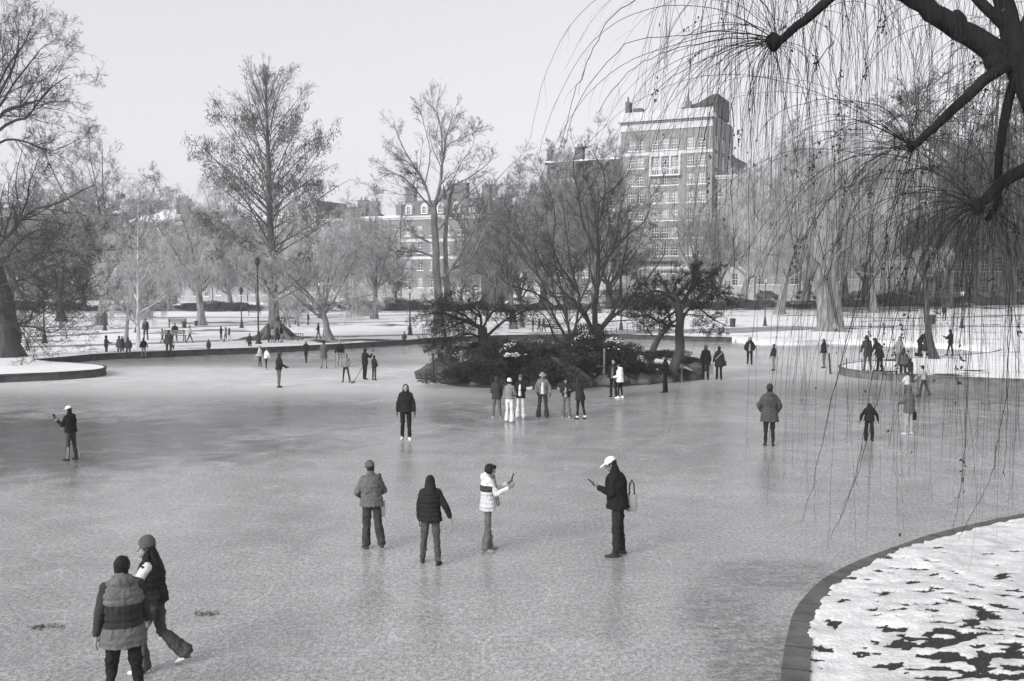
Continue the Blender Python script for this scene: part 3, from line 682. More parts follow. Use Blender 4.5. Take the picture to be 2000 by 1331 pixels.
# ---- procedural trees: one mesh per prototype, every tree its own object
def proto(seed, **k):
    g = k.pop('g', .12); gt = k.pop('gt', None)
    T, Cr, rng = generic_tree(seed, **k)
    V, Q = join_tubes(T); a = mesh('trunk', V, Q); a.materials.append(bark(g))
    V, Q = join_tubes(Cr); c = mesh('crown', V, Q); c.materials.append(twigm(gt if gt is not None else g))
    return a, c, k.get('H', 14.0)
PR = {
 'pale_willow': proto(101, H=13, spread=6.0, r=.32, g=.22, gt=.44, nl=9, fork=.3, droop=.8, tw=.02),
 'pale_willow2': proto(102, H=13, spread=6.5, r=.32, g=.22, gt=.44, nl=10, fork=.24, droop=.6, tw=.02),
 'grey_round': proto(103, H=15, spread=7, r=.36, g=.15, gt=.30, nl=10, fork=.25, tw=.02),
 'dark_round': proto(104, H=16, spread=8, r=.45, g=.08, gt=.12, nl=10, fork=.22, tw=.02),
 'grey_vase': proto(105, H=17, spread=6, r=.34, g=.13, gt=.22, nl=11, fork=.25, kind='vase', tw=.019),
 'white_thin': proto(106, H=16, spread=4.6, r=.22, g=.55, gt=.42, nl=38, kind='cone', tw=.011, dens=.8),
 'sparse': proto(108, H=15, spread=5, r=.26, g=.16, gt=.22, nl=8, fork=.25, kind='vase', tw=.015, dens=.72),
 'small': proto(107, H=5, spread=2.4, r=.09, g=.1, gt=.1, nl=6, fork=.3, tw=.009, dens=.7),
}
def put_tree(kind, px, py, top, label, rz=0, lean=0, group=None, name='bare_tree', sx=1.0, base=None):
    a, c, H = PR[kind]; b = base or GT(px, py); h = D(px, top, b.y).z - b.z; s = h / (H * .98)
    o = empty(name, b, rz, label, 'tree', group, (s*sx, s*sx, s)); o.rotation_euler[1] = lean
    link('trunk', a, None, o); link('crown', c, None, o); return o
put_tree('pale_willow', 394, 636, 372, 'pale drooping willow just left of the tallest tree, by the litter bin', .4, name='willow_tree', sx=1.15)
put_tree('pale_willow2', 645, 666, 425, 'pale willow with a thick leaning trunk right of the tallest tree', 1.9, name='willow_tree', sx=1.1)
put_tree('grey_round', 731, 623, 392, 'wide hazy grey tree standing between the pale willow and the elm', 2.2, sx=1.05)
put_tree('grey_round', 197, 636, 285, 'big grey tree with a thick flared trunk on the left lawn', .9, sx=1.0)
put_tree('dark_round', 120, 628, 365, 'dark spreading tree in the back left corner of the park', 2.9)
put_tree('white_thin', 270, 680, 392, 'slender white barked tree on the far shore behind the standing skaters', .3, name='birch_tree')
put_tree('pale_willow2', 246, 665, 470, 'leaning forked tree beside the slender white tree', 3.4, lean=-.16, sx=.8)
put_tree('dark_round', 264, 650, 560, 'short dark leaning trunk behind the slender white tree', 1.2, lean=.3, sx=.7)
put_tree('pale_willow', 1523, 614, 300, 'pale willow with a short dark trunk before the terraces, left of the double trunked willow', 1.2, name='willow_tree', sx=1.0)
put_tree('pale_willow2', 1707, 610, 330, 'pale trunked willow just right of the double trunked willow', 2.6, name='willow_tree', sx=1.0)
put_tree('dark_round', 1692, 600, 300, 'dark tree close behind the pale trunked willow', .6)
put_tree('dark_round', 1845, 600, 170, 'tall dark tree behind the slim leaning tree', 2.0, sx=1.1)
put_tree('dark_round', 1965, 596, 130, 'tall dark tree at the far right edge of the park', 4.4, sx=1.1)
put_tree('sparse', 1350, 600, 345, 'bare tree standing in front of the brick tower', 5.0, name='bare_tree')
put_tree('grey_round', 1003, 643, 350, 'mid grey tree behind the island, left of its many-stemmed tree', 3.3, sx=.9)
put_tree('grey_vase', 1020, 640, 400, 'twin of the mid grey tree behind the island, nearer the centre', 1.3, sx=.8)
put_tree('grey_vase', 1165, 612, 262, 'tall thin topped tree behind the island, rising left of the brick tower', .8)
for x, y, tp, lb in ((79, 656, 620, 'small bare sapling on the left lawn nearest the old tree'), (130, 662, 610, 'small bare sapling between the two lamp posts on the left lawn'),
                     (829, 617, 590, 'little shoot of a tree beside the elm'), (830, 640, 596, 'little bare tree by the lamp post left of the elm')):
    put_tree('small', x, y, tp, lb, x * .1, name='young_tree')
put_tree('pale_willow2', 566, 640, 560, 'small pale tree near the bench right of the tallest tree', 2, name='young_tree')
put_tree('grey_round', 583, 637, 560, 'small grey tree with a slim trunk between the tallest tree and pale willow', 4, name='young_tree')
fill = [
 ('dark_round', 20, 612, 410, 'hazy tree before the dark terrace, farthest left of its row'), ('grey_round', 70, 610, 425, 'hazy tree before the dark terrace, second of its row'),
 ('dark_round', 165, 608, 425, 'hazy tree before the dark terrace, behind the big flared trunk'), ('grey_vase', 228, 606, 432, 'hazy tree before the dark terrace, near its chimney end'),
 ('dark_round', 285, 607, 470, 'hazy tree at the end of the dark terrace behind the slender white tree'), ('pale_willow', 330, 608, 510, 'hazy pale tree in front of the dark end wall'),
 ('pale_willow2', 455, 606, 432, 'hazy pale tree behind the tall lamp post'), ('grey_round', 505, 607, 455, 'hazy grey tree directly behind the tallest tree'),
 ('pale_willow', 590, 608, 445, 'hazy pale tree before the snowy roofed terrace'), ('grey_round', 675, 606, 425, 'hazy grey tree between the snowy roofs and the mansard house'),
 ('pale_willow2', 700, 610, 440, 'hazy pale tree behind the wide grey tree'), ('grey_vase', 775, 606, 490, 'low hazy tree before the mansard house, nearer its end chimney'),
 ('grey_round', 905, 607, 490, 'low hazy tree before the mansard house on the side by the island'), ('dark_round', 960, 608, 380, 'hazy dark tree at the corner of the mansard house'),
 ('dark_round', 1060, 604, 350, 'hazy dark tree in front of the balconied building'), ('grey_round', 1110, 606, 330, 'hazy grey tree in the middle of the balconied building'),
 ('dark_round', 1190, 603, 400, 'hazy dark tree over the white entrance canopy'), ('sparse', 1255, 602, 500, 'slight hazy tree before the windows of the tower'),
 ('pale_willow', 1300, 600, 545, 'hazy pale tree before the foot of the tower'), ('sparse', 1400, 598, 400, 'hazy grey tree before the shaded side of the tower'),
 ('pale_willow', 1450, 597, 360, 'hazy pale tree between the tower and the terrace'), ('pale_willow2', 1570, 596, 300, 'hazy pale tree behind the double trunked willow'),
 ('grey_round', 1650, 596, 300, 'hazy grey tree seen through the strands between the two willows'), ('grey_round', 1760, 594, 290, 'hazy grey tree before the terrace with dark doorways'),
 ('dark_round', 1800, 592, 330, 'hazy dark tree behind the slim leaning tree'), ('grey_vase', 1900, 592, 260, 'hazy grey tree behind the walking couple with a dog'), ('dark_round', 2030, 592, 200, 'hazy dark tree cut by the frame edge'),
]
for i, (k, x, y, tp, lb) in enumerate(fill): put_tree(k, x, y, tp, lb, i * 1.37, group='bare trees in front of the houses', sx=1.1)
# ---------------------------------------------------------------- people
class Soup:
    """overlapping closed shapes that a voxel remesh fuses into one continuous skin"""
    def __init__(s): s.V = []; s.Fq = []
    def rings(s, rr, p0=None, p1=None):
        k = len(rr[0]); n = len(s.V)
        for r in rr: s.V += [tuple(v) for v in r]
        m = len(rr)
        for i in range(m-1):
            for j in range(k): s.Fq.append((n+i*k+j, n+i*k+(j+1) % k, n+(i+1)*k+(j+1) % k, n+(i+1)*k+j))
        a = len(s.V); s.V.append(tuple(sum((Vector(v) for v in rr[0]), Vector()) / k if p0 is None else p0))
        b = len(s.V); s.V.append(tuple(sum((Vector(v) for v in rr[-1]), Vector()) / k if p1 is None else p1))
        for j in range(k):
            s.Fq.append((a, n+(j+1) % k, n+j)); s.Fq.append((b, n+(m-1)*k+j, n+(m-1)*k+(j+1) % k))
    def cone(s, a, b, r0, r1, k=10, flat=None):
        a = Vector(a); b = Vector(b); d = b - a
        if d.length < 1e-5: d = Vector((0, 0, 1e-4))
        d.normalize(); u = (flat if flat is not None else d.orthogonal()).copy(); u = (u - d*u.dot(d)).normalized(); w = d.cross(u)
        rr = []
        for ang in (-75, -45, -15): rr.append((a + d*r0*math.sin(R(ang)), r0*math.cos(R(ang))))
        for ang in (15, 45, 75): rr.append((b + d*r1*math.sin(R(ang)), r1*math.cos(R(ang))))
        s.rings([[c + (u*math.cos(2*math.pi*j/k) + w*math.sin(2*math.pi*j/k))*r for j in range(k)] for c, r in rr], a - d*r0, b + d*r1)
    def chain(s, pts, rad, k=10):
        for i in range(len(pts)-1): s.cone(pts[i], pts[i+1], rad[i], rad[i+1], k)
    def ell(s, c, rx, ry, rz, M=None, k=14, m=9):
        c = Vector(c); M = M or Matrix.Identity(3); rr = []
        for i in range(1, m):
            t = math.pi*i/m - math.pi/2
            rr.append([c + M @ Vector((rx*math.cos(t)*math.cos(2*math.pi*j/k), ry*math.cos(t)*math.sin(2*math.pi*j/k), rz*math.sin(t))) for j in range(k)])
        s.rings(rr, c - M @ Vector((0, 0, rz)), c + M @ Vector((0, 0, rz)))
    def loft(s, secs, k=18):
        """secs: (centre, rx, ry, M) from low to high"""
        rr = [[Vector(c) + M @ Vector((rx*math.cos(2*math.pi*j/k), ry*math.sin(2*math.pi*j/k), 0)) for j in range(k)] for c, rx, ry, M in secs]
        s.rings(rr)
    def build(s, name, m, parent, vox, disp=0.0, smooth=3, dsize=.12):
        o = link(name, mesh(name, s.V, polys=s.Fq), m, parent)
        r = o.modifiers.new('skin', 'REMESH'); r.mode = 'VOXEL'; r.voxel_size = vox; r.use_smooth_shade = True
        if smooth: q = o.modifiers.new('soft', 'SMOOTH'); q.factor = .5; q.iterations = smooth
        if disp and vox < .010:
            q = o.modifiers.new('creases', 'DISPLACE'); q.texture = fold_tex(.045); q.strength = disp*.5; q.mid_level = .5; q.texture_coords = 'LOCAL'
        if disp:
            q = o.modifiers.new('folds', 'DISPLACE'); q.texture = fold_tex(dsize); q.strength = disp; q.mid_level = .5; q.texture_coords = 'LOCAL'
        return o
_ft = {}
def fold_tex(size):
    if size not in _ft:
        t = bpy.data.textures.new('folds', 'CLOUDS'); t.noise_scale = size; t.noise_depth = 2; _ft[size] = t
    return _ft[size]
def RX(a): return Matrix.Rotation(a, 3, 'X')
def RY(a): return Matrix.Rotation(a, 3, 'Y')
def RZ(a): return Matrix.Rotation(a, 3, 'Z')

def parka_mat(lo, hi, g0, g1, ymax=.3):
    m = mat('panelled_cloth', g0, .85, .18, 9, .5, 26, .2, .02); n = m.node_tree.nodes; l = m.node_tree.links; b = n['Principled BSDF']
    tc = n.new('ShaderNodeTexCoord'); sp = n.new('ShaderNodeSeparateXYZ'); l.new(tc.outputs['Object'], sp.inputs[0])
    a = n.new('ShaderNodeMath'); a.operation = 'GREATER_THAN'; a.inputs[1].default_value = lo; l.new(sp.outputs[2], a.inputs[0])
    c = n.new('ShaderNodeMath'); c.operation = 'LESS_THAN'; c.inputs[1].default_value = hi; l.new(sp.outputs[2], c.inputs[0])
    d = n.new('ShaderNodeMath'); d.operation = 'MULTIPLY'; l.new(a.outputs[0], d.inputs[0]); l.new(c.outputs[0], d.inputs[1])
    e_ = n.new('ShaderNodeMath'); e_.operation = 'LESS_THAN'; e_.inputs[1].default_value = ymax; l.new(sp.outputs[1], e_.inputs[0])
    d2_ = n.new('ShaderNodeMath'); d2_.operation = 'MULTIPLY'; l.new(d.outputs[0], d2_.inputs[0]); l.new(e_.outputs[0], d2_.inputs[1]); d = d2_
    src = b.inputs['Base Color'].links[0].from_socket; mxn = n.new('ShaderNodeMix'); mxn.data_type = 'RGBA'
    l.new(d.outputs[0], mxn.inputs[0]); l.new(src, mxn.inputs[6]); mxn.inputs[7].default_value = gcol(g1); l.new(mxn.outputs[2], b.inputs['Base Color'])
    return m

def hand(S, W, d, pn, side, s, curl, glove=1.0):
    """palm and five fingers; d along the hand, pn palm normal, side towards the thumb"""
    d = d.normalized(); side = (side - d*side.dot(d)).normalized(); pn = side.cross(d) * (1 if side.cross(d).dot(pn) > 0 else -1)
    g = glove; L = .085*s
    for off in (-.026, 0, .026): S.cone(W + side*off*.7*s, W + d*L + side*off*s, .017*s*g, .014*s*g, 8)
    for off, ln in ((.031, .074), (.010, .082), (-.011, .077), (-.031, .060)):
        p = W + d*L + side*off*s; a = R(curl*.5); q = p + (d*math.cos(a) + pn*math.sin(a))*ln*.48*s
        a2 = R(curl*1.4); t = q + (d*math.cos(a2) + pn*math.sin(a2))*ln*.55*s
        S.cone(p, q, .0098*s*g, .009*s*g, 8); S.cone(q, t, .009*s*g, .0072*s*g, 8)
    p = W + d*.025*s + side*.026*s; q = p + (d*.55 + side*.75 + pn*.25).normalized()*.045*s; t = q + (d*.9 + side*.15 + pn*(.2 + curl/90)).normalized()*.035*s
    S.cone(p, q, .013*s*g, .0105*s*g, 8); S.cone(q, t, .0105*s*g, .008*s*g, 8)

BULK = 1.06
def person(foot, top, yaw, label, ground=False, group='people on the frozen pond', H=None, lean=0, side=0, twist=0, armL=(4, 8, 12, 0), armR=(4, 8, 12, 0),
           legL=(4, 4, 3), legR=(-3, 4, 3), head=(0, 0), coat=.03, clen=.46, cw=1.0, puff=0, vest=None, inner=None, band=None, legs=.03, cut='straight', legw=1.0,
           shoe=.04, hair='short', hairg=.018, hat=None, hatg=.05, scarf=None, hood=False, skin=None, glove=None, curl=(25, 25), coatmat=None, z0=None, hf=1.0, sit=False, bulk=1.0):
    px, py = foot
    if z0 is not None: P = G(px, py, z0)
    else: P = GT(px, py) if ground else G(px, py)
    dist = P.y; vox = min(.020, max(.0072, dist * .00046)); far = dist > 45
    if H is None: H = (D(px, top, P.y).z - P.z) * hf
    s = H / 1.75
    yaw = yaw - math.degrees(math.atan2(P.x, P.y))
    root = empty('person', P, R(yaw), label, 'person', group)
    # joints
    Rt = RZ(R(twist)) @ RY(R(side)) @ RX(R(-lean)); up = Rt @ Vector((0, 0, 1)); fw = Rt @ Vector((0, 1, 0)); rt = Rt @ Vector((1, 0, 0))
    pel = Vector((0, 0, .96*s)); J = {}
    lowest = 1e9
    for nm, sx, lg in (('L', -1, legL), ('R', 1, legR)):
        pi, ab, kn = lg[:3]; fp = lg[3] if len(lg) > 3 else 0
        hip = pel + Vector((sx*.088*s, 0, -.03*s))
        th = Vector((sx*math.sin(R(ab)), math.sin(R(pi))*math.cos(R(ab)), -math.cos(R(pi))*math.cos(R(ab))))
        p2 = pi - kn; sh = Vector((sx*math.sin(R(ab))*.8, math.sin(R(p2)), -math.cos(R(p2)))).normalized()
        knee = hip + th*.43*s; ank = knee + sh*.41*s
        fa = R(fp); toe = R(12)*sx
        fd = Vector((math.sin(toe)*math.cos(fa), math.cos(toe)*math.cos(fa), math.sin(fa)))
        J['hip'+nm], J['knee'+nm], J['ank'+nm], J['fd'+nm] = hip, knee, ank, fd
        lowest = min(lowest, ank.z - .085*s, (ank + fd*.17*s).z - .07*s)
    if sit: lowest = min(lowest, J['ankL'].z - .085*s)
    sh_ = Vector((0, 0, -lowest))
    for k in J:
        if not k.startswith('fd'): J[k] = J[k] + sh_
    pel = pel + sh_
    chest = pel + up*.36*s; neck = pel + up*.54*s
    Rh = Rt @ RZ(R(head[0])) @ RX(R(-head[1] + lean*.55)); hc = neck + up*.014*s + (Rh @ Vector((0, .022, .115)))*s
    for nm, sx, ar in (('L', -1, armL), ('R', 1, armR)):
        pi, ab, be, inw = ar
        shd = pel + up*.455*s + rt*sx*.172*s*(bulk*.5+.5)
        u = Vector((sx*math.sin(R(ab)), math.sin(R(pi))*math.cos(R(ab)), -math.cos(R(pi))*math.cos(R(ab))))
        a2 = pi + be; f = Vector((-sx*math.sin(R(inw)) + sx*math.sin(R(ab))*.3, math.sin(R(a2))*math.cos(R(inw)), -math.cos(R(a2))*math.cos(R(inw)))).normalized()
        u = RZ(R(twist)) @ u; f = RZ(R(twist)) @ f
        elb = shd + u*.285*s; wr = elb + f*.255*s
        J['sh'+nm], J['el'+nm], J['wr'+nm], J['f'+nm] = shd, elb, wr, f
    sk = skin or M_skin
    # body: one continuous skin
    B = Soup()
    B.loft([(pel - up*.09*s, .11*s, .08*s, Rt), (pel, .13*s, .09*s, Rt), (pel + up*.16*s, .115*s, .08*s, Rt), (pel + up*.32*s, .135*s, .085*s, Rt), (pel + up*.46*s, .14*s, .07*s, Rt), (pel + up*.52*s, .07*s, .06*s, Rt)])
    B.cone(neck - up*.04*s, hc - (Rh @ Vector((0, .02, .04)))*s, .056*s, .052*s)
    B.ell(hc + Rh @ Vector((0, -.006, .022))*s, .076*s, .096*s, .088*s, Rh)
    B.ell(hc + Rh @ Vector((0, .022, -.045))*s, .056*s, .066*s, .066*s, Rh)
    B.cone(hc + Rh @ Vector((0, .088, .012))*s, hc + Rh @ Vector((0, .108, -.022))*s, .010*s, .015*s, 8)
    B.ell(hc + Rh @ Vector((0, .083, -.060))*s, .024*s, .012*s, .009*s, Rh, 8, 6)
    B.ell(hc + Rh @ Vector((0, .078, -.092))*s, .022*s, .016*s, .014*s, Rh, 8, 6)
    B.ell(hc + Rh @ Vector((0, .080, .034))*s, .048*s, .014*s, .010*s, Rh, 8, 6)
    for sx in (-1, 1): B.ell(hc + Rh @ Vector((sx*.078, -.006, -.012))*s, .010*s, .018*s, .03*s, Rh, 8, 6)
    for nm, sx in (('L', -1), ('R', 1)):
        B.chain([J['sh'+nm], J['el'+nm], J['wr'+nm]], [.044*s, .034*s, .025*s])
        B.chain([J['hip'+nm], J['knee'+nm], J['ank'+nm]], [.068*s, .040*s, .026*s])
        a, fd = J['ank'+nm], J['fd'+nm]
        B.cone(a - Vector((0, 0, .045*s)), a + fd*.13*s - Vector((0, 0, .055*s)), .034*s, .026*s)
        pn = Vector((-sx, 0, 0)) if J['f'+nm].z < -.6 else Vector((0, 0, 1))
        sd_ = Vector((0, 1, 0)) if J['f'+nm].z < -.6 else Vector((-sx, 0, .35))
        if glove is None: hand(B, J['wr'+nm], J['f'+nm], pn, sd_, s*1.02, curl[0 if nm == 'L' else 1])
        J['h'+nm] = J['wr'+nm] + J['f'+nm].normalized()*.09*s
    B.build('body', sk, root, vox, 0, 2)
    if glove is not None:
        for nm, sx in (('L', -1), ('R', 1)):
            Q = Soup(); pn = Vector((-sx, 0, 0)) if J['f'+nm].z < -.6 else Vector((0, 0, 1)); sd_ = Vector((0, 1, 0)) if J['f'+nm].z < -.6 else Vector((-sx, 0, .35))
            Q.cone(J['wr'+nm] - J['f'+nm]*.04*s, J['wr'+nm], .034*s, .032*s); hand(Q, J['wr'+nm], J['f'+nm], pn, sd_, s*1.08, curl[0 if nm == 'L' else 1], 1.25)
            Q.build('glove', cloth(glove), root, vox, 0, 1)
    if dist < 50:
        for sx in (-1, 1):
            e = MBs(); e.ell(hc + Rh @ Vector((sx*.031, .083, .013))*s, .0125*s, .008*s, .0065*s, Rh, 8, 6)
            link('eye', mesh('eye', e.V, polys=e.Fq), M_hair, root)
    # trousers
    T = Soup(); lw = legw
    T.loft([(pel - Vector((0, 0, .14*s)), .12*s, .10*s, Rt), (pel - Vector((0, 0, .06*s)), .165*s*bulk, .125*s*bulk, Rt), (pel + up*.08*s, .155*s*bulk, .118*s*bulk, Rt)])
    cuts = {'straight': (.092, .072, .064, .062), 'slim': (.088, .064, .052, .050), 'flare': (.09, .068, .088, .108), 'wide': (.10, .090, .088, .092), 'legging': (.084, .058, .046, .043)}[cut]
    for nm in 'LR':
        h, k, a = J['hip'+nm], J['knee'+nm], J['ank'+nm]
        mid = k + (a-k)*.55; end = a + (a-k).normalized()*(-.035 if cut not in ('flare',) else -.02)*s
        T.chain([h, k, mid, end], [c*s*lw for c in cuts], 12)
    T.build('trousers', cloth(legs) if isinstance(legs, float) else legs, root, vox, .045*s if cut != 'legging' else .008, 2, .11)
    # shoes
    for nm in 'LR':
        a, fd = J['ank'+nm], J['fd'+nm]; Q = Soup(); dn = Vector((0, 0, -1)); 
        upf = fd.cross(Vector((fd.y, -fd.x, 0))).normalized(); upf = upf if upf.z > 0 else -upf
        rtf = fd.cross(upf).normalized(); Mf = Matrix((rtf, fd, upf)).transposed()
        c = a + fd*.055*s - upf*.058*s
        Q.loft([(c - upf*.027*s + fd*(-.0)*s, .042*s, .135*s, Mf), (c - upf*.010*s, .048*s, .142*s, Mf), (c + upf*.008*s, .045*s, .135*s, Mf), (c + upf*.024*s - fd*.025*s, .038*s, .10*s, Mf), (c + upf*.055*s - fd*.055*s, .036*s, .055*s, Mf)], 14)
        Q.cone(a - upf*.03*s, a + upf*.03*s, .043*s, .042*s)
        Q.build('shoe', cloth(shoe, .6), root, min(vox, .012), 0, 1)
    # top
    hem = clen; A = Soup(); secs = []; nst = 14; hz = (.53 - hem)            # hem measured down from the neck
    base_lo = .42 - hem*1.0
    for i in range(nst*2):
        t = i/(nst*2-1); v = base_lo + (.50-base_lo)*t        # height along the spine from the pelvis, times s
        w = np.interp(v, [-.5, -.1, 0, .15, .32, .44, .50], [.215, .20, .185, .165, .185, .172, .11]); dd = np.interp(v, [-.5, -.1, 0, .15, .32, .44, .50], [.175, .155, .142, .132, .148, .125, .09])
        pf = 1 + (puff*.085*abs(math.sin(v/.085*math.pi))**.7 if puff else 0)
        if v < -.02: c = pel + Vector((0, 0, v*s)) + up*0 + Vector((0, up.y*v*s*.3, 0)); M = RZ(R(twist))
        else: c = pel + up*v*s; M = Rt
        secs.append((c, w*s*cw*pf*bulk, dd*s*cw*pf*bulk, M))
    A.loft(secs, 20)
    A.cone(pel + up*.47*s, neck + up*.05*s, .09*s, .078*s, 14)            # collar
    for sx in (-1, 1): A.cone(neck - up*.035*s + rt*sx*.03*s, (J['shL'] if sx < 0 else J['shR']) - rt*sx*.02*s, .066*s, .072*s, 12)
    sl = Soup() if vest else A
    for nm, sx in (('L', -1), ('R', 1)):
        rs = np.array([.074, .062, .047])*s*(cw*.5+.5)
        pts = [J['sh'+nm] + rt*(-sx*.03*s), J['el'+nm], J['wr'+nm] - J['f'+nm]*.03*s]
        if vest: pts[0] = J['sh'+nm] - rt*sx*.008*s - up*.006*s; rs = rs*.95
        if puff and not vest:
            for a_, b_, r0, r1 in ((pts[0], pts[1], rs[0], rs[1]), (pts[1], pts[2], rs[1], rs[2])):
                for i in range(4):
                    q0 = a_ + (b_-a_)*(i/4); q1 = a_ + (b_-a_)*((i+1)/4); ra = (r0 + (r1-r0)*(i+.5)/4)*1.05
                    sl.cone(q0 + (q1-q0)*.3, q0 + (q1-q0)*.7, ra, ra, 10)
        sl.chain(pts, rs, 12)
    if hood:
        if hood == 'up':
            A.ell(hc + Rh @ Vector((0, -.02, .0))*s, .112*s, .125*s, .142*s, Rh); A.cone(neck, hc - Rh @ Vector((0, .03, .02))*s, .10*s, .11*s)
        else:
            A.ell(neck - fw*.085*s - up*.025*s, .125*s, .07*s, .085*s, Rt); A.ell(neck - fw*.05*s + up*.02*s, .115*s, .085*s, .04*s, Rt)
    cm = coatmat or cloth(coat, .7 if puff else .85)
    A.build('jacket' if (not vest or coatmat) else 'vest', cm, root, vox, .034*s, 2, .13)
    if vest: sl.build('sleeves' if coatmat else 'sweater', cloth(vest), root, vox, .012*s, 2, .1)
    if inner is not None:     # lighter shirt panel seen in the open front of the jacket
        Q = Soup()
        Q.loft([(pel + up*(-.04*s) + fw*.110*s*cw*bulk, .070*s, .070*s, Rt), (pel + up*.20*s + fw*.098*s*cw*bulk, .062*s, .070*s, Rt), (pel + up*.34*s + fw*.10*s*cw, .055*s, .068*s, Rt), (pel + up*.47*s + fw*.06*s, .045*s, .055*s, Rt)])
        Q.build('shirt', cloth(inner), root, vox, .01, 1)
    if hood == 'up':
        pass
    # hair
    if hat != 'bald' and hood != 'up':
        Q = Soup(); hs = 1.0
        Q.ell(hc + Rh @ Vector((0, -.026, .027))*s, .089*s, .100*s, .099*s, Rh)
        if hair == 'short': Q.ell(hc + Rh @ Vector((0, -.045, -.028))*s, .080*s, .062*s, .078*s, Rh); Q.ell(hc + Rh @ Vector((0, .028, .078))*s, .062*s, .055*s, .035*s, Rh)
        if hair == 'bob': Q.ell(hc + Rh @ Vector((0, -.03, -.02))*s, .098*s, .085*s, .10*s, Rh); Q.ell(hc + Rh @ Vector((0, .045, .075))*s, .075*s, .06*s, .045*s, Rh)
        if hair in ('long', 'verylong'):
            ll = .22 if hair == 'long' else .36
            Q.loft([(neck - fw*.125*s - up*(ll - .07)*s, .05*s, .02*s, Rt), (neck - fw*.135*s - up*(ll*.45)*s, .112*s, .035*s, Rt), (neck - fw*.075*s + up*.03*s, .088*s, .055*s, Rt), (hc + Rh @ Vector((0, -.045, .02))*s, .094*s, .07*s, Rh)])
            for sx in (-1, 1): Q.cone(hc + Rh @ Vector((sx*.070, -.03, .04))*s, neck + rt*sx*.085*s + fw*.0*s - up*.03*s, .024*s, .034*s)
        Q.build('hair', M_hair if hairg < .03 else cloth(hairg), root, vox, .012*s, 1, .05)
    if hat == 'beanie':
        Q = Soup(); Q.ell(hc + Rh @ Vector((0, -.024, .058))*s, .096*s, .108*s, .112*s, Rh); Q.loft([(hc + Rh @ Vector((0, -.022, .020))*s, .095*s, .106*s, Rh @ RX(R(-10))), (hc + Rh @ Vector((0, -.02, .075))*s, .096*s, .107*s, Rh @ RX(R(-10)))])
        Q.build('beanie', cloth(hatg), root, vox, .006, 1)
    elif hat == 'cap':
        Q = Soup(); Q.ell(hc + Rh @ Vector((0, -.018, .058))*s, .092*s, .108*s, .082*s, Rh); Q.loft([(hc + Rh @ Vector((0, .115, .040))*s, .070*s, .085*s, Rh @ RX(R(-12))), (hc + Rh @ Vector((0, .112, .055))*s, .068*s, .083*s, Rh @ RX(R(-12)))])
        Q.build('cap', cloth(hatg), root, min(vox, .012), 0, 1)
    elif hat in ('bucket', 'trapper'):
        Q = Soup(); Q.ell(hc + Rh @ Vector((0, -.012, .060))*s, .096*s, .110*s, .085*s, Rh)
        Q.loft([(hc + Rh @ Vector((0, 0, .012))*s, .155*s, .165*s, Rh), (hc + Rh @ Vector((0, 0, .03))*s, .148*s, .158*s, Rh), (hc + Rh @ Vector((0, 0, .07))*s, .10*s, .115*s, Rh)] if hat == 'bucket' else
               [(hc + Rh @ Vector((0, -.03, -.05))*s, .100*s, .09*s, Rh), (hc + Rh @ Vector((0, -.02, .02))*s, .104*s, .112*s, Rh), (hc + Rh @ Vector((0, -.01, .07))*s, .102*s, .118*s, Rh)])
        Q.build('hat', cloth(hatg), root, min(vox, .014), 0, 1)
    if scarf is not None:
        Q = Soup(); Q.ell(neck + up*.01*s + fw*.02*s, .10*s, .10*s, .05*s, Rt); Q.cone(neck + fw*.11*s, pel + fw*.20*s + up*(-.02)*s + rt*.05*s, .035*s, .04*s)
        Q.build('scarf', cloth(scarf), root, vox, .01, 1)
    root['_j'] = 0; del root['_j']
    Mw = Matrix.Translation(P) @ Matrix.Rotation(R(yaw), 4, 'Z')
    W = {k: Mw @ v for k, v in J.items() if not k.startswith('f')}
    W.update(root=root, P=P, s=s, neck=Mw @ neck, pel=Mw @ pel, head=Mw @ hc, yaw=R(yaw), hip=Mw @ pel, M=Mw, local=J, lpel=pel, lneck=neck, fwd=Mw.to_3x3() @ Vector((0, 1, 0)))
    return W
class MBs(Soup): pass

def held_phone(W, hand_, label, tilt=55, s=1.0):
    p = W[hand_]; a = W['yaw']
    b = MB(); b.box(-.038*s, .038*s, -.005, .005, -.02, .135*s)
    o = empty('phone', p + Vector((0, 0, .02)), a, label, 'phone'); o.rotation_euler = (R(-90 + tilt), 0, a)
    me_ = b.build('case', M_black, o); c = MB().box(-.034*s, .034*s, -.0075, -.0052, -.012, .128*s).build('screen', M_scr, o)
    return o
M_scr = mat('dark_glass', .03, .12, .1, 3, 0)
def strap(W, g, sgn=1, name='strap', r=.012):
    """crossbody strap round the torso, a child of its wearer"""
    s = W['s']; n = W['lneck']; p = W['lpel']; Q = []
    k = 22; c = (n*.55 + p*.45)
    ax = (n - p).normalized()
    for i in range(k):
        a = 2*math.pi*i/k; x = math.cos(a)*.205*s; y = math.sin(a)*.168*s
        Q.append(c + Vector((x, y, 0)) + ax*(x*sgn*1.05 + .02))
    m = MB()
    for i in range(k): m.bar(Q[i], Q[(i+1) % k], r*s*1.2, 6)
    return m.build(name, cloth(g), W['root'], smooth=True)
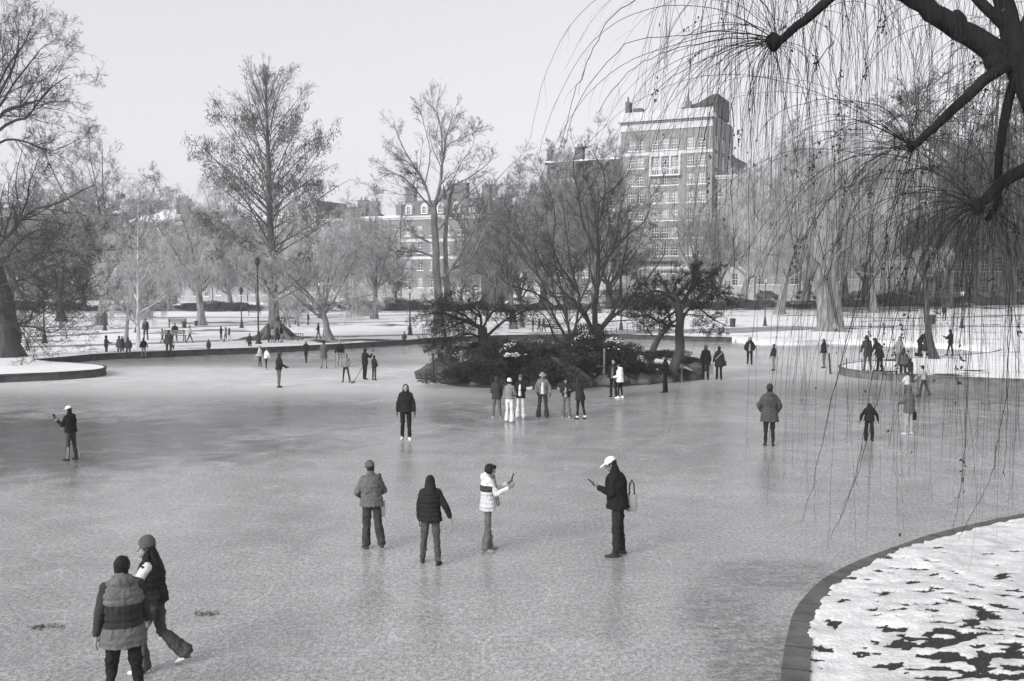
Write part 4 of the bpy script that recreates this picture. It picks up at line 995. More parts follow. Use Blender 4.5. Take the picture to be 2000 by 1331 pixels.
def bag(at, w, h, d, g, label, rz=0, handle=.25, stripe=None, name='bag', cat='bag'):
    o = empty(name, at, rz, label, cat); m = cloth(g) if stripe is None else stripe
    S_ = Soup(); I = Matrix.Identity(3)
    S_.loft([(Vector((0, 0, -h)), w*.46, d*.45, I), (Vector((0, 0, -h*.95)), w*.5, d*.5, I), (Vector((0, 0, -h*.5)), w*.5, d*.5, I), (Vector((0, 0, -h*.05)), w*.47, d*.3, I), (Vector((0, 0, 0)), w*.45, d*.12, I)], 16)
    S_.build('pouch', m, o, .012, .02, 1)
    if handle:
        q = MB()
        for y in (-d*.15, d*.15):
            P_ = [Vector((-w*.25, y, -.01)), Vector((-w*.2, y, handle*.7)), Vector((0, y*.3, handle)), Vector((w*.2, y, handle*.7)), Vector((w*.25, y, -.01))]
            for i in range(4): q.bar(P_[i], P_[i+1], .009, 6)
        q.build('handle', cloth(.05), o, smooth=True)
    return o
def hockey_stick(top, blade, label, side=1):
    o = empty('hockey_stick', blade, 0, label, 'hockey stick'); t = Vector(top) - Vector(blade); q = MB(); q.bar((0, 0, .02), t, .016, 6); q.build('shaft', M_wood, o)
    dx = Vector((-t.x, -t.y, 0)); dx = dx.normalized() if dx.length > .01 else Vector((1, 0, 0))
    q = MB(); q.bar((0, 0, .03), dx*.28 + Vector((0, 0, .045)), .028, 6, .018); q.build('blade', M_black, o); return o
def stripes_mat(g0, g1, sc=22):
    m = mat('striped_cloth', g0, .85, .1, 9, .2); n = m.node_tree.nodes; l = m.node_tree.links; b = n['Principled BSDF']
    tc = n.new('ShaderNodeTexCoord'); w = n.new('ShaderNodeTexWave'); w.inputs['Scale'].default_value = sc; w.bands_direction = 'X'; w.inputs['Distortion'].default_value = .5
    l.new(tc.outputs['Object'], w.inputs[0]); cr = n.new('ShaderNodeValToRGB'); cr.color_ramp.interpolation = 'CONSTANT'; e = cr.color_ramp.elements
    e[0].color = gcol(g0); e[1].position = .5; e[1].color = gcol(g1); l.new(w.outputs[0], cr.inputs[0]); l.new(cr.outputs[0], b.inputs['Base Color']); return m

# --- the near figures
W = person((244, 1386), 1085, 4, 'person in a grey hooded parka with a dark band across the back, seen from behind', coat=.11, coatmat=parka_mat(.99, 1.25, .125, .03), vest=.045, clen=.62, cw=1.12, puff=1, hood=True, legs=.02, cut='slim', legw=1.05, hair='short', shoe=.03,
           armL=(-2, 13, 6, -4), armR=(10, 12, 28, -6), legL=(3, 5, 4), legR=(0, 6, 2), bulk=1.05, head=(-16, 4))
W = person((306, 1306), 1054, 76, 'person in a knit beanie and dark vest over white sleeves, striding with very long hair', coat=.022, vest=.62, clen=.44, cw=1.1, puff=1, legs=.07, cut='flare', shoe=.7, hair='verylong', hat='beanie', hatg=.10,
           lean=8, armL=(30, 14, 45, 10), armR=(-14, 10, 12, 5), legL=(24, 3, 30, 0), legR=(-6, 3, 38, -28), head=(24, 0), hf=1.04)
# a loose belt of bold shapes is omitted: the pair stand close together
W = person((727, 1070), 903, 14, 'person in a pale grey quilted coat and knit hat with hands in the front pockets', coat=.12, clen=.50, cw=1.16, puff=1, legs=.045, cut='wide', legw=.98, shoe=.05, hair='short', hat='beanie', hatg=.10,
           lean=9, armL=(2, 22, 55, 35), armR=(2, 20, 60, 38), legL=(2, 3, 8), legR=(-12, 3, 16, -12), head=(22, 10), bulk=1.05)
strap(W, .03, 1)
bag(W['pel'] + Vector((.17, .0, .02)), .16, .30, .05, .4, 'striped cloth hanging beside the person in the pale quilted coat', .3, 0, stripes_mat(.6, .05, 30), 'scarf', 'scarf')
W = person((841, 1102), 927, -8, 'person in black quilted jacket with long dark hair down the back, one arm held out', coat=.022, clen=.52, cw=1.1, puff=1, legs=.075, cut='straight', shoe=.035, hair='long',
           armL=(2, 8, 6, 0), armR=(-4, 24, 12, -16), legL=(8, 6, 3), legR=(-4, 5, 3), head=(-6, 0), bulk=1.03)
W = person((953, 1076), 905, -84, 'person in a white quilted coat raising a phone, facing the man in the white cap', coat=.60, clen=.55, cw=1.0, puff=1, legs=.16, cut='flare', legw=.84, shoe=.30, hair='bob', coatmat=parka_mat(1.10, 1.22, .62, .05, .06),
           armL=(40, 5, 76, 8), armR=(34, 5, 80, 12), legL=(3, 2, 2), legR=(-3, 3, 3), head=(0, 16), scarf=.16, hood=True, glove=.16, curl=(70, 50))
held_phone(W, 'hL', 'dark phone held up by the person in the white quilted coat', 72)
W = person((1206, 1085), 891, 84, 'person in a white cap and big black jacket looking down at a phone', coat=.016, clen=.52, cw=1.25, legs=.03, cut='straight', legw=1.05, shoe=.035, hair='short', hat='cap', hatg=.72,
           lean=6, armL=(8, 8, 104, 12), armR=(-14, 12, 36, 6), legL=(2, 3, 2), legR=(-4, 3, 2), head=(4, 24), skin=M_skin_dark, bulk=1.06, curl=(60, 30))
held_phone(W, 'hL', 'phone in the hand of the person in the white cap and big black jacket', 40)
bag(W['pel'] + Vector((.25, .02, .12)), .20, .30, .10, .4, 'striped tote bag hanging behind the person in the big black jacket', .2, .26, stripes_mat(.55, .10, 16), 'tote_bag')
W = person((140, 899), 793, 48, 'person in white cap and black jacket raising a phone, alone on the dark ice', coat=.015, clen=.46, cw=1.2, legs=.06, cut='straight', shoe=.03, hair='short', hat='cap', hatg=.72,
           lean=4, armL=(22, 10, 100, 8), armR=(20, 10, 90, 25), legL=(3, 5, 3), legR=(-2, 5, 2), head=(8, 10), curl=(60, 40))
held_phone(W, 'hL', 'phone held up by the person alone on the dark ice', 60)
for sx_ in ('L', 'R'):
    j = W['local']; m_ = MB()
    for dx_ in (-.02, .02):
        a_ = j['knee'+sx_] + Vector(((.05 if sx_ == 'R' else -.05), -.045 + dx_, -.05)); b_ = j['ank'+sx_] + Vector(((.055 if sx_ == 'R' else -.055), -.045 + dx_, 0)); m_.bar(a_, b_, .0045, 5)
    m_.build('trouser_stripe', M_white, W['root'])
W = person((793, 859), 750, 176, 'person in a black quilted jacket and black trousers with white shoes, walking towards us alone', coat=.018, clen=.50, cw=1.12, puff=1, legs=.018, cut='straight', shoe=.7, hair='long', armL=(4, 14, 14, -4), armR=(0, 14, 18, 0), legL=(4, 2, 3), legR=(-2, 2, 3), head=(4, 4), glove=.03)
W = person((1502, 871), 752, 4, 'person in a long dark grey parka seen from behind with hands in the pockets', coat=.065, clen=.68, cw=1.12, puff=1, hood=True, legs=.022, cut='slim', shoe=.04, hair='short', hat='beanie', hatg=.04, armL=(-6, 26, 44, 26), armR=(-6, 26, 44, 26), legL=(2, 1, 2), legR=(-1, 1, 2), bulk=1.05)
W = person((1697, 862), 795, 0, 'child sized figure in black bent forward with head hidden, arms hanging wide', H=1.30, coat=.016, clen=.52, cw=1.15, legs=.016, cut='wide', legw=.9, shoe=.02, hair='short', lean=44, armL=(14, 26, 8, -4), armR=(14, 26, 8, -4), legL=(2, 3, 3), legR=(2, 3, 3), head=(0, 40), glove=.04, hood=True)
W = person((1774, 849), 752, 60, 'person in hooded grey coat and pale trousers carrying a round dark bag', coat=.10, clen=.60, cw=1.1, hood='up', legs=.32, cut='straight', shoe=.5, armL=(22, 8, 50, 20), armR=(-6, 10, 10, 0), legL=(3, 2, 2), legR=(-3, 2, 2), head=(0, 12))
bag(W['hR'] + Vector((.03, 0, .0)), .20, .27, .12, .02, 'round dark bag carried by the person in the hooded grey coat', 0, .05)
# --- the group of six in front of the island
W = person((970, 817), 735, 12, 'person in dark hooded coat seen from behind, group member nearest the island rocks', coat=.045, clen=.56, cw=1.05, hood='up', legs=.12, cut='straight', shoe=.3, armL=(5, 8, 40, 30), armR=(5, 8, 14, 0))
W = person((995, 825), 740, -30, 'person in a fluffy white hat, grey jacket and white trousers, nearest of the standing group', coat=.20, clen=.44, cw=1.0, legs=.62, cut='flare', shoe=.2, hair='bob', hat='beanie', hatg=.8, armL=(5, 8, 20, 0), armR=(20, 8, 60, 20), glove=.04)
W = person((1017, 817), 733, 165, 'person in open dark coat over white top and white trousers, facing us', coat=.02, inner=.7, clen=.55, cw=1.0, legs=.6, cut='flare', shoe=.5, hair='long', armL=(25, 8, 70, 30), armR=(5, 10, 14, 0), hat='beanie', hatg=.08)
W = person((1060, 815), 727, 176, 'person in a wide bucket hat and light jacket with flared dark trousers, facing us', coat=.15, inner=.62, clen=.48, cw=1.12, legs=.05, cut='flare', shoe=.04, hair='short', hat='bucket', hatg=.22, armL=(0, 22, 30, 4), armR=(0, 20, 44, 20), legL=(4, 5, 3), legR=(-2, 6, 3), glove=.03, head=(0, 14))
W = person((1106, 815), 737, 170, 'person in a dark jacket and grey trousers looking down at a light bundle', coat=.028, inner=.35, clen=.46, cw=1.1, legs=.14, cut='flare', shoe=.5, hair='long', armL=(18, 8, 70, 40), armR=(18, 8, 70, 40), head=(0, 30), lean=6)
W = person((1133, 819), 737, 38, 'person in a dark coat and black leggings leaning in, with white socks above dark boots', coat=.028, clen=.58, cw=1.12, hood='up', legs=.018, cut='slim', shoe=.03, armL=(30, 6, 60, 20), armR=(24, 10, 60, 20), lean=14, legL=(2, 3, 2), legR=(-8, 4, 4), head=(10, 12), hf=1.02)
for nm in 'LR':
    q = MB(); a = W['local']['ank'+nm]; q.lathe([(.052, -.01), (.056, .02), (.052, .05)], 12, a + Vector((0, 0, .0))); q.build('sock', M_white, W['root'])
W = person((1198, 776), 702, 160, 'person in dark clothes half hidden behind the white jacket', coat=.018, inner=.12, clen=.56, legs=.018, cut='straight', shoe=.03, hair='long', armL=(4, 8, 20, 10), armR=(4, 8, 20, 0))
W = person((1211, 778), 710, 70, 'person in a bright white jacket and black leggings by the island posts', coat=.78, clen=.56, cw=1.16, hood=True, legs=.016, cut='legging', shoe=.75, hair='short', armL=(10, 6, 60, 20), armR=(4, 8, 50, 20), legL=(5, 3, 2), legR=(-4, 3, 3), lean=3)
W = person((1299, 767), 694, 90, 'person all in black standing before the domed gnarled tree', coat=.013, clen=.52, cw=1.1, legs=.013, cut='wide', legw=.9, shoe=.02, hair='short', armL=(12, 6, 70, 10), armR=(0, 8, 20, 0), hat='beanie', hatg=.02)
W = person((1120, 725), 667, 165, 'person in a dark top and light trousers climbing among the island bushes', ground=False, z0=.62, group='people on the banks', coat=.018, clen=.44, legs=.33, cut='slim', shoe=.4, hair='bob', armL=(10, 8, 50, 20), armR=(10, 8, 30, 0), lean=8, head=(-20, 20))
# --- right middle
W = person((1378, 742), 675, 8, 'person in long dark coat and fur hat, walking away with a companion', coat=.02, clen=.66, cw=1.08, legs=.015, cut='wide', legw=.8, shoe=.03, hair='short', hat='trapper', hatg=.11, armL=(4, 10, 20, 0), armR=(0, 12, 14, 0), legL=(4, 1, 3), legR=(-6, 1, 6, -14))
W2 = person((1404, 742), 677, 4, 'person in a long dark coat with a pale strap across the back, walking away', coat=.03, clen=.72, cw=1.12, legs=.015, cut='wide', legw=.8, shoe=.03, hair='short', armL=(6, 14, 10, -6), armR=(0, 12, 14, 0), legL=(4, 1, 3), legR=(-6, 1, 6, -14))
strap(W2, .5, 1, r=.014)
bag(W2['hL'] + Vector((-.08, 0, -.03)), .22, .5, .08, .42, 'pale carrier bag between the two people in long dark coats', .2, .06)
bag(W2['hR'] + Vector((.05, 0, .15)), .16, .24, .1, .03, 'small dark bag at the side of the person with the pale strap', .2, .06)
person((1464, 716), 658, 178, 'person with long loose hair and dark open jacket walking towards us', coat=.02, inner=.3, clen=.46, cw=1.12, legs=.015, cut='slim', shoe=.4, hair='long', armL=(0, 24, 44, 24), armR=(0, 24, 40, 20), legL=(10, 3, 3), legR=(-10, 3, 14, -14))
person((1511, 724), 672, 120, 'person in a dark jacket and pale trousers seen through the willow strands', coat=.03, clen=.42, cw=1.1, legs=.27, cut='straight', shoe=.03, hair='short', armL=(4, 14, 10, -6), armR=(4, 18, 10, -6), legL=(8, 2, 2), legR=(-4, 2, 6), skin=M_skin_dark)
person((1609, 719), 662, 110, 'person in a dark jacket and grey trousers standing by the tilted post', coat=.018, clen=.46, cw=1.12, legs=.12, cut='straight', shoe=.05, hair='long', armL=(4, 12, 14, 0), armR=(4, 12, 14, 0), lean=4)
person((1694, 724), 656, 20, 'person in a long grey coat stooping at the edge of the snowy spit', z0=.4, group='people on the banks', coat=.045, clen=.68, cw=1.05, legs=.07, cut='straight', shoe=.03, hair='short', lean=12, armL=(14, 8, 12, 0), armR=(14, 8, 12, 0), head=(0, 20), hf=1.03)
person((1718, 725), 661, 60, 'person in a long black coat bending forward at the edge of the snowy spit', z0=.4, group='people on the banks', coat=.02, clen=.70, cw=1.12, legs=.015, cut='wide', legw=.8, shoe=.03, hair='short', lean=24, armL=(16, 8, 14, 0), armR=(16, 8, 14, 0), head=(0, 20), hf=1.05)
person((1756, 722), 657, 150, 'person in pale clothes standing behind the group on the spit', z0=.4, group='people on the banks', coat=.22, clen=.5, legs=.22, cut='straight', shoe=.1, hair='long', armL=(4, 8, 14, 0), armR=(20, 8, 60, 10))
person((1763, 745), 679, -20, 'person in a grey patterned jacket with back turned, stepping off the spit', coat=.09, clen=.5, cw=1.1, legs=.03, cut='straight', shoe=.03, hair='long', armL=(4, 12, 20, 0), armR=(10, 8, 40, 10), lean=6)
person((1778, 748), 699, 30, 'person in a dark jacket right in front of the grey patterned jacket', coat=.025, clen=.5, cw=1.05, legs=.04, cut='straight', shoe=.05, hair='short', armL=(10, 10, 40, 0), armR=(10, 8, 40, 10), lean=8)
person((1771, 779), 727, 40, 'small child in a white top just behind the hooded grey coat', coat=.5, clen=.46, legs=.05, cut='straight', shoe=.03, hair='bob', armL=(20, 20, 20, 0), armR=(10, 8, 40, 10))
person((1804, 774), 713, 62, 'child in a light jacket and dark trousers skating by the grey shore wall', coat=.34, clen=.44, cw=1.05, legs=.06, cut='straight', shoe=.03, hair='bob', armL=(26, 20, 20, -6), armR=(-10, 20, 14, 0), legL=(14, 4, 8), legR=(-12, 6, 16, -10), lean=8)
person((1796, 697), 645, -60, 'person in dark clothes bending over a stroller by the slim leaning tree', z0=.4, group='people on the banks', coat=.02, clen=.5, cw=1.1, legs=.02, cut='straight', shoe=.03, hair='short', lean=38, armL=(40, 8, 20, 0), armR=(40, 8, 20, 0), head=(0, 10), H=1.72)
W = person((1856, 695), 643, 78, 'person in a black coat looking at a phone on the spit beyond the slim tree', z0=.4, group='people on the banks', coat=.016, clen=.58, cw=1.1, legs=.016, cut='legging', shoe=.02, hair='short', armL=(40, 8, 70, 10), armR=(20, 8, 60, 10), legL=(14, 5, 4), legR=(-6, 6, 4), head=(0, 16))
# --- left middle
W = person((545, 757), 688, -70, 'person in a dark jacket and grey trousers holding a camera at the waist', coat=.022, clen=.50, cw=1.1, legs=.11, cut='straight', shoe=.03, hair='short', hat='cap', hatg=.07, armL=(12, 8, 50, 10), armR=(14, 8, 50, 10), lean=3, skin=M_skin_dark)
q = empty('camera_body', W['hL'] + Vector((.05, 0, 0)), 0, 'small black camera held by the person in the dark jacket', 'camera'); MB().box(-.04, .04, -.07, .07, -.05, .05).box(-.03, .03, -.03, .03, .05, .07).build('body', M_black, q); MB().bar((.04, 0, 0), (.12, 0, 0), .035, 10).build('lens', M_black, q)
person((508, 720), 676, 70, 'person in a white top and dark leggings, farther one of the white topped pair', coat=.6, clen=.42, legs=.04, cut='legging', shoe=.4, hair='bob', hairg=.2, armL=(10, 8, 50, 10), armR=(4, 8, 20, 0))
person((520, 722), 680, -50, 'person in a white jacket reaching out an arm beside the other white top', coat=.66, clen=.44, cw=1.05, legs=.03, cut='slim', shoe=.4, hair='bob', hairg=.1, armL=(70, 10, 10, 0), armR=(10, 14, 20, 0), legL=(12, 5, 4), legR=(-10, 4, 6), lean=8)
person((598, 709), 666, 170, 'person in black gliding with legs crossed on the far ice', coat=.02, clen=.5, cw=1.0, legs=.02, cut='slim', shoe=.03, hair='long', armL=(4, 8, 30, 20), armR=(4, 10, 30, 20), legL=(10, -3, 6), legR=(-8, -4, 12))
person((633, 720), 665, 6, 'person in a grey knee length coat and pale stockings on the far ice', coat=.09, clen=.74, cw=1.05, legs=.2, cut='legging', shoe=.05, hair='short', armL=(4, 7, 20, 20), armR=(4, 7, 20, 20), legL=(4, 4, 3), legR=(-4, 4, 3))
W = person((664, 716), 665, 178, 'person in a black jersey and light shorts holding a hockey stick, farthest of the players', coat=.015, clen=.44, cw=1.15, legs=.25, cut='straight', shoe=.4, hair='short', hat='beanie', hatg=.25, armL=(4, 16, 20, 0), armR=(10, 18, 14, 0), glove=.02, lean=8)
hockey_stick(W['hR'], G(655, 720), 'hockey stick of the person in the black jersey')
W = person((676, 747), 690, 172, 'player in a grey sweatshirt and black leggings leaning on a hockey stick', coat=.19, clen=.46, cw=1.1, legs=.018, cut='legging', shoe=.05, hair='long', armL=(10, 8, 60, 10), armR=(4, 14, 30, 0), legL=(3, 9, 4), legR=(-3, 8, 4))
hockey_stick(W['hL'], G(686, 749), 'hockey stick of the player in the grey sweatshirt')
W = person((713, 741), 680, -45, 'person in black with a phone at the ear and a hockey stick', coat=.02, clen=.5, cw=1.08, legs=.02, cut='straight', shoe=.03, hair='short', hat='cap', hatg=.05, armL=(8, 10, 14, 0), armR=(50, 10, 95, 5), legL=(6, 6, 3), legR=(-8, 5, 4))
hockey_stick(W['hL'], G(692, 746), 'hockey stick with its blade out on the ice, held by the person phoning')
held_phone(W, 'hR', 'phone at the ear of the person in black with the hockey stick', 85)
person((731, 743), 694, -40, 'child in a dark jacket standing beside the person phoning', coat=.025, clen=.48, cw=1.08, legs=.05, cut='straight', shoe=.03, hair='short', armL=(8, 8, 50, 20), armR=(8, 8, 50, 20), legL=(4, 6, 3), legR=(-4, 5, 3))
person((790, 680), 648, 178, 'lone person in a dark top and cap on the far ice before the elm', coat=.05, clen=.44, legs=.04, cut='slim', shoe=.5, hair='short', hat='beanie', hatg=.04, armL=(4, 14, 40, 20), armR=(4, 14, 30, 10))
person((408, 694), 663, 20, 'small child in grey standing alone below the far shore wall', coat=.06, clen=.5, legs=.06, cut='straight', shoe=.04, hair='short')
person((488, 688), 651, 160, 'person in dark coat skating by the far shore wall near the tall lamp', coat=.035, clen=.6, legs=.03, cut='straight', shoe=.03, hair='short', armL=(10, 8, 40, 20), armR=(4, 14, 20, 0), legL=(6, 4, 6), legR=(-8, 4, 6))
W = person((208, 700), 655, -70, 'person in dark grey in profile looking at a phone, outermost of the far standing skaters', coat=.04, clen=.5, legs=.05, cut='straight', shoe=.03, hair='short', armL=(30, 8, 60, 5), armR=(30, 8, 60, 5))
person((234, 699), 656, 30, 'person in a grey parka at the back of the standing skaters', coat=.12, clen=.6, cw=1.05, legs=.12, cut='straight', shoe=.04, hair='short', lean=4)
person((239, 697), 657, 150, 'person in dark clothes hidden behind the grey parka', coat=.02, clen=.5, legs=.02, hair='short', armL=(10, 8, 50, 10), armR=(4, 8, 20, 0), shoe=.03)
person((251, 701), 659, 4, 'broad person in a grey jacket seen from behind among the far standing skaters', coat=.07, clen=.5, cw=1.15, legs=.07, cut='straight', shoe=.04, hair='short', armL=(0, 14, 14, 0), armR=(0, 14, 14, 0), legL=(2, 6, 2), legR=(2, 6, 2), bulk=1.08)
person((281, 700), 660, 8, 'person in a black jacket and pale trousers seen from behind near the slender white tree', coat=.015, clen=.46, cw=1.12, legs=.2, cut='slim', shoe=.03, hair='short', armL=(0, 18, 20, 0), armR=(0, 20, 10, -6), legL=(2, 5, 2), legR=(-4, 5, 2))
person((330, 698), 643, 10, 'tall person in a grey coat beside the child with a white top', coat=.08, clen=.56, cw=1.1, legs=.06, cut='slim', shoe=.04, hair='short', H=1.8)
person((337, 694), 659, 160, 'child with a white top close beside the tall grey coated person', coat=.4, clen=.4, legs=.03, cut='slim', shoe=.04, hair='short')
# --- on the far bank
def bank(px, py, top, yaw, label, **k): return person((px, py), top, yaw, label, ground=True, group='people on the banks', **k)
bank(285, 665, 640, 10, 'person in dark grey on the bank just beyond the black jacket', coat=.05, clen=.5, legs=.05, cut='straight', H=1.7)
bank(317, 671, 642, -70, 'person in light grey walking on the bank behind the tall grey coated person', coat=.16, clen=.5, legs=.06, armL=(20, 8, 20, 0), legL=(16, 3, 4), legR=(-14, 3, 10, -10))
bank(342, 666, 641, 176, 'person in black sitting on the bank bench facing the pond', coat=.012, clen=.42, cw=1.15, legs=.12, legL=(72, 6, 74), legR=(72, 6, 74), armL=(10, 14, 50, 30), armR=(10, 14, 50, 30), H=1.66)
bank(371, 670, 635, -75, 'person in a pale top striding along the shore path alone', coat=.32, clen=.44, legs=.04, cut='slim', legL=(24, 3, 4), legR=(-22, 3, 12, -14), armL=(-18, 8, 14, 0), armR=(20, 8, 20, 0))
bank(432, 666, 636, 80, 'person in black with white shoes walking, single figure ahead of the couple', coat=.015, clen=.5, legs=.015, cut='slim', shoe=.7, legL=(4, 2, 2), legR=(-6, 2, 4))
bank(441, 668, 639, 75, 'person in a light coat, farther one of the walking couple', coat=.3, clen=.56, legs=.04, cut='slim', hair='long', legL=(12, 2, 4), legR=(-10, 2, 6))
bank(448, 668, 640, 70, 'person in white trousers and grey top, nearer one of the walking couple', coat=.09, clen=.46, legs=.62, cut='flare', hair='long', legL=(16, 2, 4), legR=(-14, 2, 6))
bank(525, 669, 632, -60, 'person in grey standing at the foot of the tallest tree, on the lamp side', coat=.06, clen=.5, legs=.05, hair='long')
bank(533, 670, 640, -20, 'person in a pale jacket standing among the people at the foot of the tallest tree', coat=.3, clen=.5, legs=.10, hair='short', cw=1.1)
bank(541, 669, 638, 30, 'person in dark grey in the middle of the people under the tallest tree', coat=.05, clen=.5, legs=.05)
bank(550, 669, 635, 80, 'person in black with pale trousers at the end of the people under the tallest tree', coat=.015, clen=.5, cw=1.1, legs=.3, cut='straight', hat='beanie', hatg=.03, lean=5)
bank(557, 637, 609, 170, 'person in a dark coat standing behind the tallest tree by a bench', coat=.03, clen=.56, cw=1.15, legs=.03)
bank(602, 635, 611, -60, 'person in dark clothes walking on the back lawn alone', coat=.03, clen=.44, legs=.04, legL=(12, 3, 4), legR=(-10, 3, 6), armL=(10, 14, 40, 0))
bank(622, 663, 630, 80, 'person in a dark jacket walking behind the pale willow trunk', coat=.03, clen=.5, legs=.08, legL=(14, 3, 4), legR=(-12, 3, 8), armL=(10, 8, 50, 0))
bank(632, 664, 644, 70, 'child in white walking beside the dark jacket near the pale willow trunk', coat=.66, clen=.5, legs=.3, hair='bob', legL=(10, 3, 4), legR=(-10, 3, 8))
bank(54, 684, 650, -60, 'person in a pale jacket and dark trousers by the low limbs of the old tree', coat=.3, clen=.46, cw=1.05, legs=.03, legL=(20, 3, 20), legR=(-12, 3, 8), lean=10, armL=(40, 8, 20, 0))
bank(1041, 648, 620, -80, 'person in dark clothes standing alone behind the island, seen between branches', coat=.03, clen=.5, legs=.03)
bank(1053, 648, 622, 80, 'person in a long dark coat, one of two walking together behind the island', coat=.02, clen=.66, legs=.03, legL=(14, 3, 4), legR=(-12, 3, 8), cw=1.1)
bank(1062, 648, 621, 80, 'person in a dark grey coat, second of two walking together behind the island', coat=.04, clen=.6, legs=.03, legL=(14, 3, 4), legR=(-12, 3, 8), cw=1.1)
bank(1844, 626, 596, 175, 'person in black standing with the dog walkers on the far lawn', coat=.016, clen=.5, cw=1.1, legs=.016)
bank(1856, 634, 599, -75, 'person in a pale coat striding on the far lawn by the lamp post', coat=.42, clen=.56, cw=1.1, legs=.45, cut='straight', legL=(24, 3, 4), legR=(-22, 3, 12))
# ---------------------------------------------------------------- houses along the far street
def brick(g):
    k = ('brick', g)
    if k not in _mc: _mc[k] = mat('brick', g, .9, .22, 1.3, .3, 9)
    return _mc[k]
M_pale = mat('pale_stone', .50, .85, .12, .8, .2, 6)
M_snowroof = M_snow_clean
M_slate = mat('slate', .12, .8, .3, 1.5, .3, 9)
M_pane = mat('window_glass', .05, .12, .5, .35, 0, spec=.6)
M_blind = mat('window_blind', .30, .7, .4, .3, 0)
ST0 = Vector((21.07, 195, 0)); SU = Vector((.908, -.418, 0)).normalized(); SA = math.atan2(SU.y, SU.x)
def street_s(px, off=0.0):
    """distance along the street line at which picture column PX meets it"""
    a = (px - 1000) / F / (CP + 0) ; base = ST0 + Vector((-SU.y, SU.x, 0)) * off
    # (bx + s ux) = a*(by + s uy)
    return (a * base.y - base.x) / (SU.x - a * SU.y)
_winmesh = {}
def win_meshes(w, h, mull, g):
    k = (round(w, 2), round(h, 2), mull, g)
    if k not in _winmesh:
        m = MB(); t = .11
        m.box(-w/2 - t, -w/2 + .04, -.05, .08, 0, h); m.box(w/2 - .04, w/2 + t, -.05, .08, 0, h)
        m.box(-w/2 - t, w/2 + t, -.05, .08, h, h + .16); m.box(-w/2 - t - .08, w/2 + t + .08, -.12, .08, -.16, 0)
        m.box(-w/2 + .04, w/2 - .04, .0, .07, h*.5 - .045, h*.5 + .045)
        for i in range(1, mull): x = -w/2 + w*i/mull; m.box(x - .03, x + .03, .012, .06, 0, h)
        for z in (.25, .75): m.box(-w/2 + .04, w/2 - .04, .017, .05, h*z - .025, h*z + .025)
        a = mesh('window', m.v, polys=m.f, smooth=False); a.materials.append(M_white if g is None else cloth(g))
        b_ = MB().box(-w/2 + .02, w/2 - .02, .085, .10, .01, h - .01); b_ = mesh('pane', b_.v, polys=b_.f, smooth=False); b_.materials.append(M_pane)
        c_ = MB().box(-w/2 + .02, w/2 - .02, .085, .10, .01, h - .01); c_ = mesh('pane', c_.v, polys=c_.f, smooth=False); c_.materials.append(M_blind)
        _winmesh[k] = (a, b_, c_)
    return _winmesh[k]
